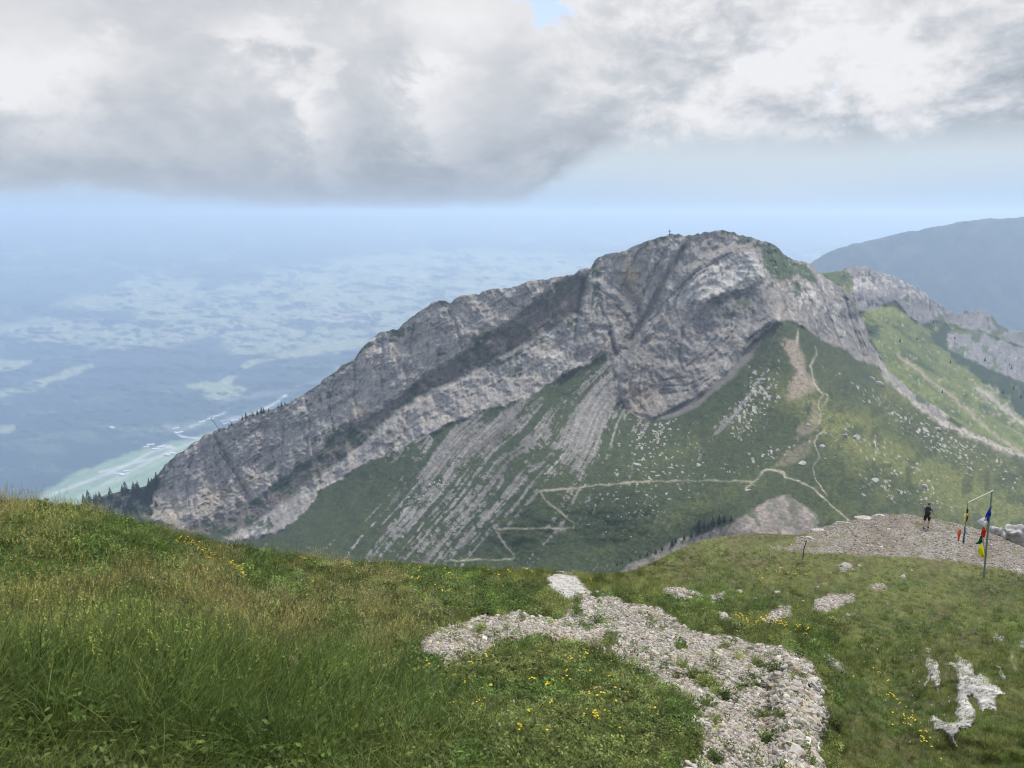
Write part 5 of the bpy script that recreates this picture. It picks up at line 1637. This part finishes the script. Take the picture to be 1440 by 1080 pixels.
skin("boot", [[(.105, .105, .17, .056), (.105, .11, .09, .055), (.105, .17, .045, .050), (.105, .27, .035, .042)]], M_BLACK, person)
pk = blob_mesh("backpack", (.01, -.19, 1.24), (.165, .12, .27), M_PACK, person, 20, .45)
blob_mesh("lid", (.01, -.18, 1.50), (.15, .11, .06), M_BLACK, pk, 16, .4)
blob_mesh("pocket", (.01, -.30, 1.14), (.11, .045, .13), M_BLACK, pk, 16, .4)
blob_mesh("patch", (.12, -.285, 1.30), (.030, .020, .035), M_WHITE, pk, 10, .3)
for s in (-1, 1):
    link("strap", raw_mesh("strap", *tube([(s * .10, -.10, 1.46), (s * .105, .02, 1.52), (s * .10, .15, 1.44), (s * .12, .14, 1.22), (s * .15, -.06, 1.06)], .020, 8)), M_BLACK, pk)
hat = blob_mesh("hat", (0, .085, 1.735), (.092, .108, .065), M_HAT, person, 16)
blob_mesh("brim", (0, .115, 1.715), (.10, .155, .012), M_HAT, hat, 16)
blob_mesh("hair", (0, .070, 1.665), (.082, .088, .075), plain_mat("brown_hair", (.07, .05, .04), .8), person, 14)
tag(person, "person walking away over the gravel with black rucksack, grey shirt and hat, black shorts", "person")


# ---------------------------------------------------------------- flowers and the thistle
def flower(kind, seed):
    r = random.Random(seed)
    hh = r.uniform(.13, .24)
    lean = Vector((r.uniform(-.05, .05), r.uniform(-.05, .05), hh))
    st = raw_mesh("stem", *tube([(0, 0, -.03), lean * .5 + Vector((.008, 0, 0)), lean], [.0022, .0018, .0014], 5))
    V, Fc = [], []
    if kind == 'yellow':
        for k in range(r.choice((1, 2, 3))):
            c = lean + Vector((r.uniform(-.03, .03), r.uniform(-.03, .03), r.uniform(-.03, .012))) * (k > 0)
            for i in range(6):
                a = i * 1.047 + r.uniform(-.2, .2); s = r.uniform(.012, .016)
                d = Vector((math.cos(a), math.sin(a), .45)); q = Vector((-math.sin(a), math.cos(a), 0)); j = len(V)
                V += [c, c + d * s * .6 + q * s * .45, c + d * s, c + d * s * .6 - q * s * .45]; Fc.append((j, j + 1, j + 2, j + 3))
    else:
        for i in range(30):
            t = i / 30; a = i * 2.4; rad = .013 * math.sqrt(max(0.05, 1 - (2 * t - 1) ** 2)); z = (t - .5) * .026
            c = lean + Vector((0, 0, z)); d = Vector((math.cos(a), math.sin(a), .5 + t)) ; j = len(V)
            q = Vector((-math.sin(a), math.cos(a), 0)) * .0035
            V += [c - q, c + d * rad, c + q]; Fc.append((j, j + 1, j + 2))
    return st, raw_mesh("bloom", V, Fc)


M_STEM = plain_mat("green_stem", (0.08, 0.13, 0.03), .7)
FM = {'yellow': plain_mat("yellow_petals", (0.80, 0.60, 0.02), .6, trans=.3), 'purple': plain_mat("purple_petals", (0.26, 0.11, 0.24), .7, trans=.2), 'white': plain_mat("white_petals", (0.70, 0.70, 0.60), .7, trans=.2)}
FB = {}
for kd in FM:
    FB[kd] = [flower(kd, i) for i in range(5)]
    for a, b in FB[kd]:
        a.materials.append(M_STEM); b.materials.append(FM[kd])
CLUST = {'yellow': [(262, 776, 26, 6, .35, 18), (300, 790, 20, 6, .45, 18), (334, 812, 16, 6, .6, 22), (130, 735, 60, 10, .2, 8), (460, 795, 50, 9, .15, 16), (640, 818, 110, 16, 0, 34), (450, 850, 40, 16, 0, 8), (1075, 883, 30, 4, .1, 30), (1118, 893, 24, 5, .3, 9), (1130, 812, 60, 5, 0, 16),
                    (640, 985, 50, 40, 0, 18), (800, 985, 90, 44, .2, 30), (832, 1021, 10, 5, 0, 6), (500, 1030, 120, 40, 0, 9), (1285, 1040, 60, 14, .9, 20), (625, 950, 20, 6, -.2, 7), (1240, 970, 50, 16, .8, 9), (520, 790, 90, 5, 0, 10), (745, 1050, 24, 14, 0, 5)],
         'purple': [(640, 845, 70, 20, 0, 30), (850, 930, 70, 18, .4, 34), (620, 1000, 60, 30, 0, 22), (330, 845, 30, 10, 0, 12), (390, 895, 40, 12, .1, 16), (770, 1030, 80, 26, 0, 12), (470, 850, 60, 30, 0, 12)],
         'white': [(600, 1010, 160, 50, 0, 16), (1290, 1000, 70, 60, .8, 22), (560, 840, 120, 22, 0, 14), (1250, 900, 60, 40, 0, 12), (880, 1000, 60, 30, 0, 6)]}
WHERE = {'yellow': ["in the upper end of the yellow drift on the left hill", "in the middle of the yellow drift on the left hill", "in the dense lower end of the yellow drift on the left hill", "on the upper left hill near the skyline", "on the skyline right of the yellow drift", "in the meadow left of the rock slab",
                    "in the meadow above the tall thistle", "in the dense yellow clump right of the stony patch", "at the right end of the yellow clump beside the stony patch", "in the short grass below the marker stake", "in the herbs at the bottom left of the stony patch", "in the herbs right below the stony patch",
                    "in the brightest small clump at the bottom middle", "in the long grass at the bottom left", "in the steep grass left of the largest outcrop, low down", "at the left tip of the stony patch", "in the steep grass right of the ledge", "on the crest of the left meadow", "at the bottom edge beside the herbs"],
         'purple': ["in the meadow left of the rock slab", "in the herbs enclosed by the stony patch", "in the lower middle of the meadow", "below the yellow drift on the left hill", "beside the tall thistle", "at the bottom middle of the meadow", "around the smaller thistle"],
         'white': ["at the bottom middle of the meadow", "around the largest outcrop", "in the meadow left of the stony patch", "on the steep grass below the knoll", "in the herbs beside the stony ledge"]}
LBL = {'yellow': "small yellow flower %s", 'purple': "small purple clover head %s", 'white': "tiny white flower %s"}
rr = np.random.default_rng(31)
for kd, cl in CLUST.items():
    q = 0
    for ci, (cx, cyy, sx, sy, an, n) in enumerate(cl):
        for _ in range(n):
            a_, b_ = rr.normal(0, .6) * sx, rr.normal(0, .6) * sy
            x, y = cx + a_ * math.cos(an) - b_ * math.sin(an), cyy + a_ * math.sin(an) + b_ * math.cos(an)
            if y < float(np.interp(x, *np.array(SKY_FG, float).T)) + 3 or q >= 299 or x > 1440 or y > 1085: continue
            if gravel_mask(np.array([x]), np.array([y]))[0] > .5 and rr.random() < .8: continue
            q += 1
            p = G(x, y)
            root = bpy.data.objects.new(kd + "_flower", None); COL.objects.link(root)
            root.location = p
            s = float(np.interp(p.y, [3, 8, 15, 40], [.55, .72, .95, 1.5])) * rr.uniform(.8, 1.2)
            root.scale = (s, s, s); root.rotation_euler = (rr.normal(0, .15), rr.normal(0, .15), rr.uniform(0, 6.28))
            st, bl = FB[kd][q % 5]
            link("stem", st, None, root); link("bloom", bl, None, root)
            tag(root, LBL[kd] % WHERE[kd][ci], "flower", kd + " flowers in the meadow")


def thistle(x, y, hpx, label, seed, full):
    r = random.Random(seed)
    p = G(x, y)
    root = bpy.data.objects.new("thistle", None); COL.objects.link(root); root.location = p
    H = hpx * p.y / F * 1.05
    link("stem", raw_mesh("stem", *tube([(0, 0, -.05), (.01, 0, H * .5), (0, 0, H * .86)], [.007, .006, .005], 8)), plain_mat("thistle_stem", (.16, .22, .10)), root)
    V, Fc, T = [], [], []
    for i in range(26):
        z = H * (.05 + .75 * i / 26); a = i * 2.4; ln = H * r.uniform(.16, .26) * (1.15 - .6 * i / 26)
        d = Vector((math.cos(a), math.sin(a), r.uniform(.1, .7))); q = Vector((-math.sin(a), math.cos(a), 0)); c = Vector((0, 0, z)); j = len(V); m = 5
        for k in range(m + 1):
            t = k / m; w_ = ln * .16 * math.sin(math.pi * min(1, t * .9 + .12)) * (1.6 if k % 2 else .6)
            b_ = c + d * ln * t - Vector((0, 0, ln * .35 * t * t))
            V += [b_ - q * w_, b_ + q * w_]
        for k in range(m): Fc.append((j + 2 * k, j + 2 * k + 1, j + 2 * k + 3, j + 2 * k + 2))
    link("leaves", raw_mesh("leaves", V, Fc), plain_mat("thistle_leaf", (.13, .20, .09), .7, .2, 8, trans=.25), root)
    V, Fc = [], []
    for i in range(46 if full else 26):
        a = i * 2.4; u_ = i / 46; c = Vector((0, 0, H * (.80 + .10 * u_))); ln = H * r.uniform(.14, .22)
        d = Vector((math.cos(a) * (1 - .6 * u_), math.sin(a) * (1 - .6 * u_), .7 + u_)).normalized(); q = Vector((-math.sin(a), math.cos(a), 0)) * ln * .13; j = len(V)
        V += [c - q * .5, c + d * ln * .5 - q, c + d * ln, c + d * ln * .5 + q, c + q * .5]; Fc.append((j, j + 1, j + 2, j + 3, j + 4))
    link("flower_head", raw_mesh("flower_head", V, Fc), plain_mat("pale_straw_bracts", (.55, .50, .33), .8, trans=.3), root)
    tag(root, label, "thistle")


thistle(416, 978, 62, "tall pale thistle with a spiky straw-coloured head in the long grass", 3, True)
thistle(511, 892, 34, "smaller pale thistle farther up the meadow near the purple clover", 4, True)

# ---------------------------------------------------------------- buildings on the valley floor
def house_mesh(name, w, d, h):
    V = [(-w, -d, -3), (w, -d, -3), (w, d, -3), (-w, d, -3), (-w, -d, h), (w, -d, h), (w, d, h), (-w, d, h)]
    return raw_mesh(name, V, [(0, 1, 5, 4), (1, 2, 6, 5), (2, 3, 7, 6), (3, 0, 4, 7)])


def roof_mesh(name, w, d, h, rh):
    e = 1.08
    V = [(-w * e, -d * e, h), (w * e, -d * e, h), (w * e, d * e, h), (-w * e, d * e, h), (-w * e, 0, h + rh), (w * e, 0, h + rh)]
    return raw_mesh(name, V, [(0, 1, 5, 4), (2, 3, 4, 5), (1, 2, 5), (3, 0, 4), (0, 3, 2, 1)])


M_WALLP = plain_mat("pale_wall", (0.70, 0.68, 0.62)); M_ROOFR = plain_mat("red_roof", (0.40, 0.17, 0.11)); M_ROOFG = plain_mat("white_roof", (0.75, 0.75, 0.74))
hw, hr = house_mesh("wall", 9, 6, 7), roof_mesh("roof", 9, 6, 7, 5)
hallw, hallr = house_mesh("wall", 32, 14, 10), roof_mesh("roof", 32, 14, 10, 3)
hw.materials.append(M_WALLP); hr.materials.append(M_ROOFR); hallw.materials.append(M_WALLP); hallr.materials.append(M_ROOFG)


def building(x, y, a, s, w, r_, name, label, group):
    Yq = v_depth(np.array([x], float), np.array([y], float))
    root = bpy.data.objects.new(name, None); COL.objects.link(root)
    root.location = Vector(world_pt(np.array([x], float), np.array([y], float), Yq)[0]); root.rotation_euler = (0, 0, a); root.scale = (s, s, s)
    link("wall", w, None, root); link("roof", r_, None, root)
    tag(root, label, "building", group)


for i, (x, y) in enumerate([(206, 629), (212, 626), (219, 632), (226, 629), (236, 640), (243, 638), (178, 663), (172, 668), (247, 603), (252, 609), (296, 590), (304, 586), (312, 583), (318, 596), (330, 592), (343, 588), (284, 594), (393, 578), (452, 545), (158, 602)]):
    building(x, y, rr.uniform(-.6, .9), rr.uniform(.7, 1.2), hallw, hallr, "hall", "pale flat hall beside the airfield in the hazy valley", "halls around the valley airfield")
for i in range(130):
    c_ = [(478, 446, 34, 9), (478, 446, 34, 9), (240, 472, 26, 5), (375, 448, 26, 5), (180, 410, 60, 12), (600, 400, 90, 20)][i % 6]
    x, y = c_[0] + rr.normal(0, .6) * c_[2], c_[1] + rr.normal(0, .6) * c_[3]
    building(x, y, rr.uniform(0, 3), rr.uniform(.9, 1.8), hw, hr, "house", "tiny pale house with a reddish roof " + ["in the main valley village", "on the rim of the main valley village", "in the hamlet left of the main village", "in the hamlet just left of the main village", "on the hazy farmland at the far left", "on the hazy farmland beyond the main village"][i % 6], "village houses in the valley")

# ---------------------------------------------------------------- the air between here and the far valley
def haze_box(x0, x1, y0, y1, z0, z1):
    v = [(x, y, z) for z in (z0, z1) for y in (y0, y1) for x in (x0, x1)]
    f = [(0, 2, 3, 1), (4, 5, 7, 6), (0, 1, 5, 4), (2, 6, 7, 3), (0, 4, 6, 2), (1, 3, 7, 5)]
    me = bpy.data.meshes.new("haze")
    me.from_pydata(v, [], f)
    m = bpy.data.materials.new("haze_air")
    m.use_nodes = True
    t = m.node_tree
    t.nodes.clear()
    o = t.nodes.new('ShaderNodeOutputMaterial')
    pv = t.nodes.new('ShaderNodeVolumePrincipled')
    pv.inputs['Color'].default_value = HAZE_COLOR
    pv.inputs['Density'].default_value = HAZE_DENSITY
    pv.inputs['Anisotropy'].default_value = 0.35
    t.links.new(pv.outputs[0], o.inputs['Volume'])
    tag(link("haze", me, m), kind='stuff')


haze_box(-60000, 90000, -3000, 42000, HAZE_BOTTOM, 120.0)
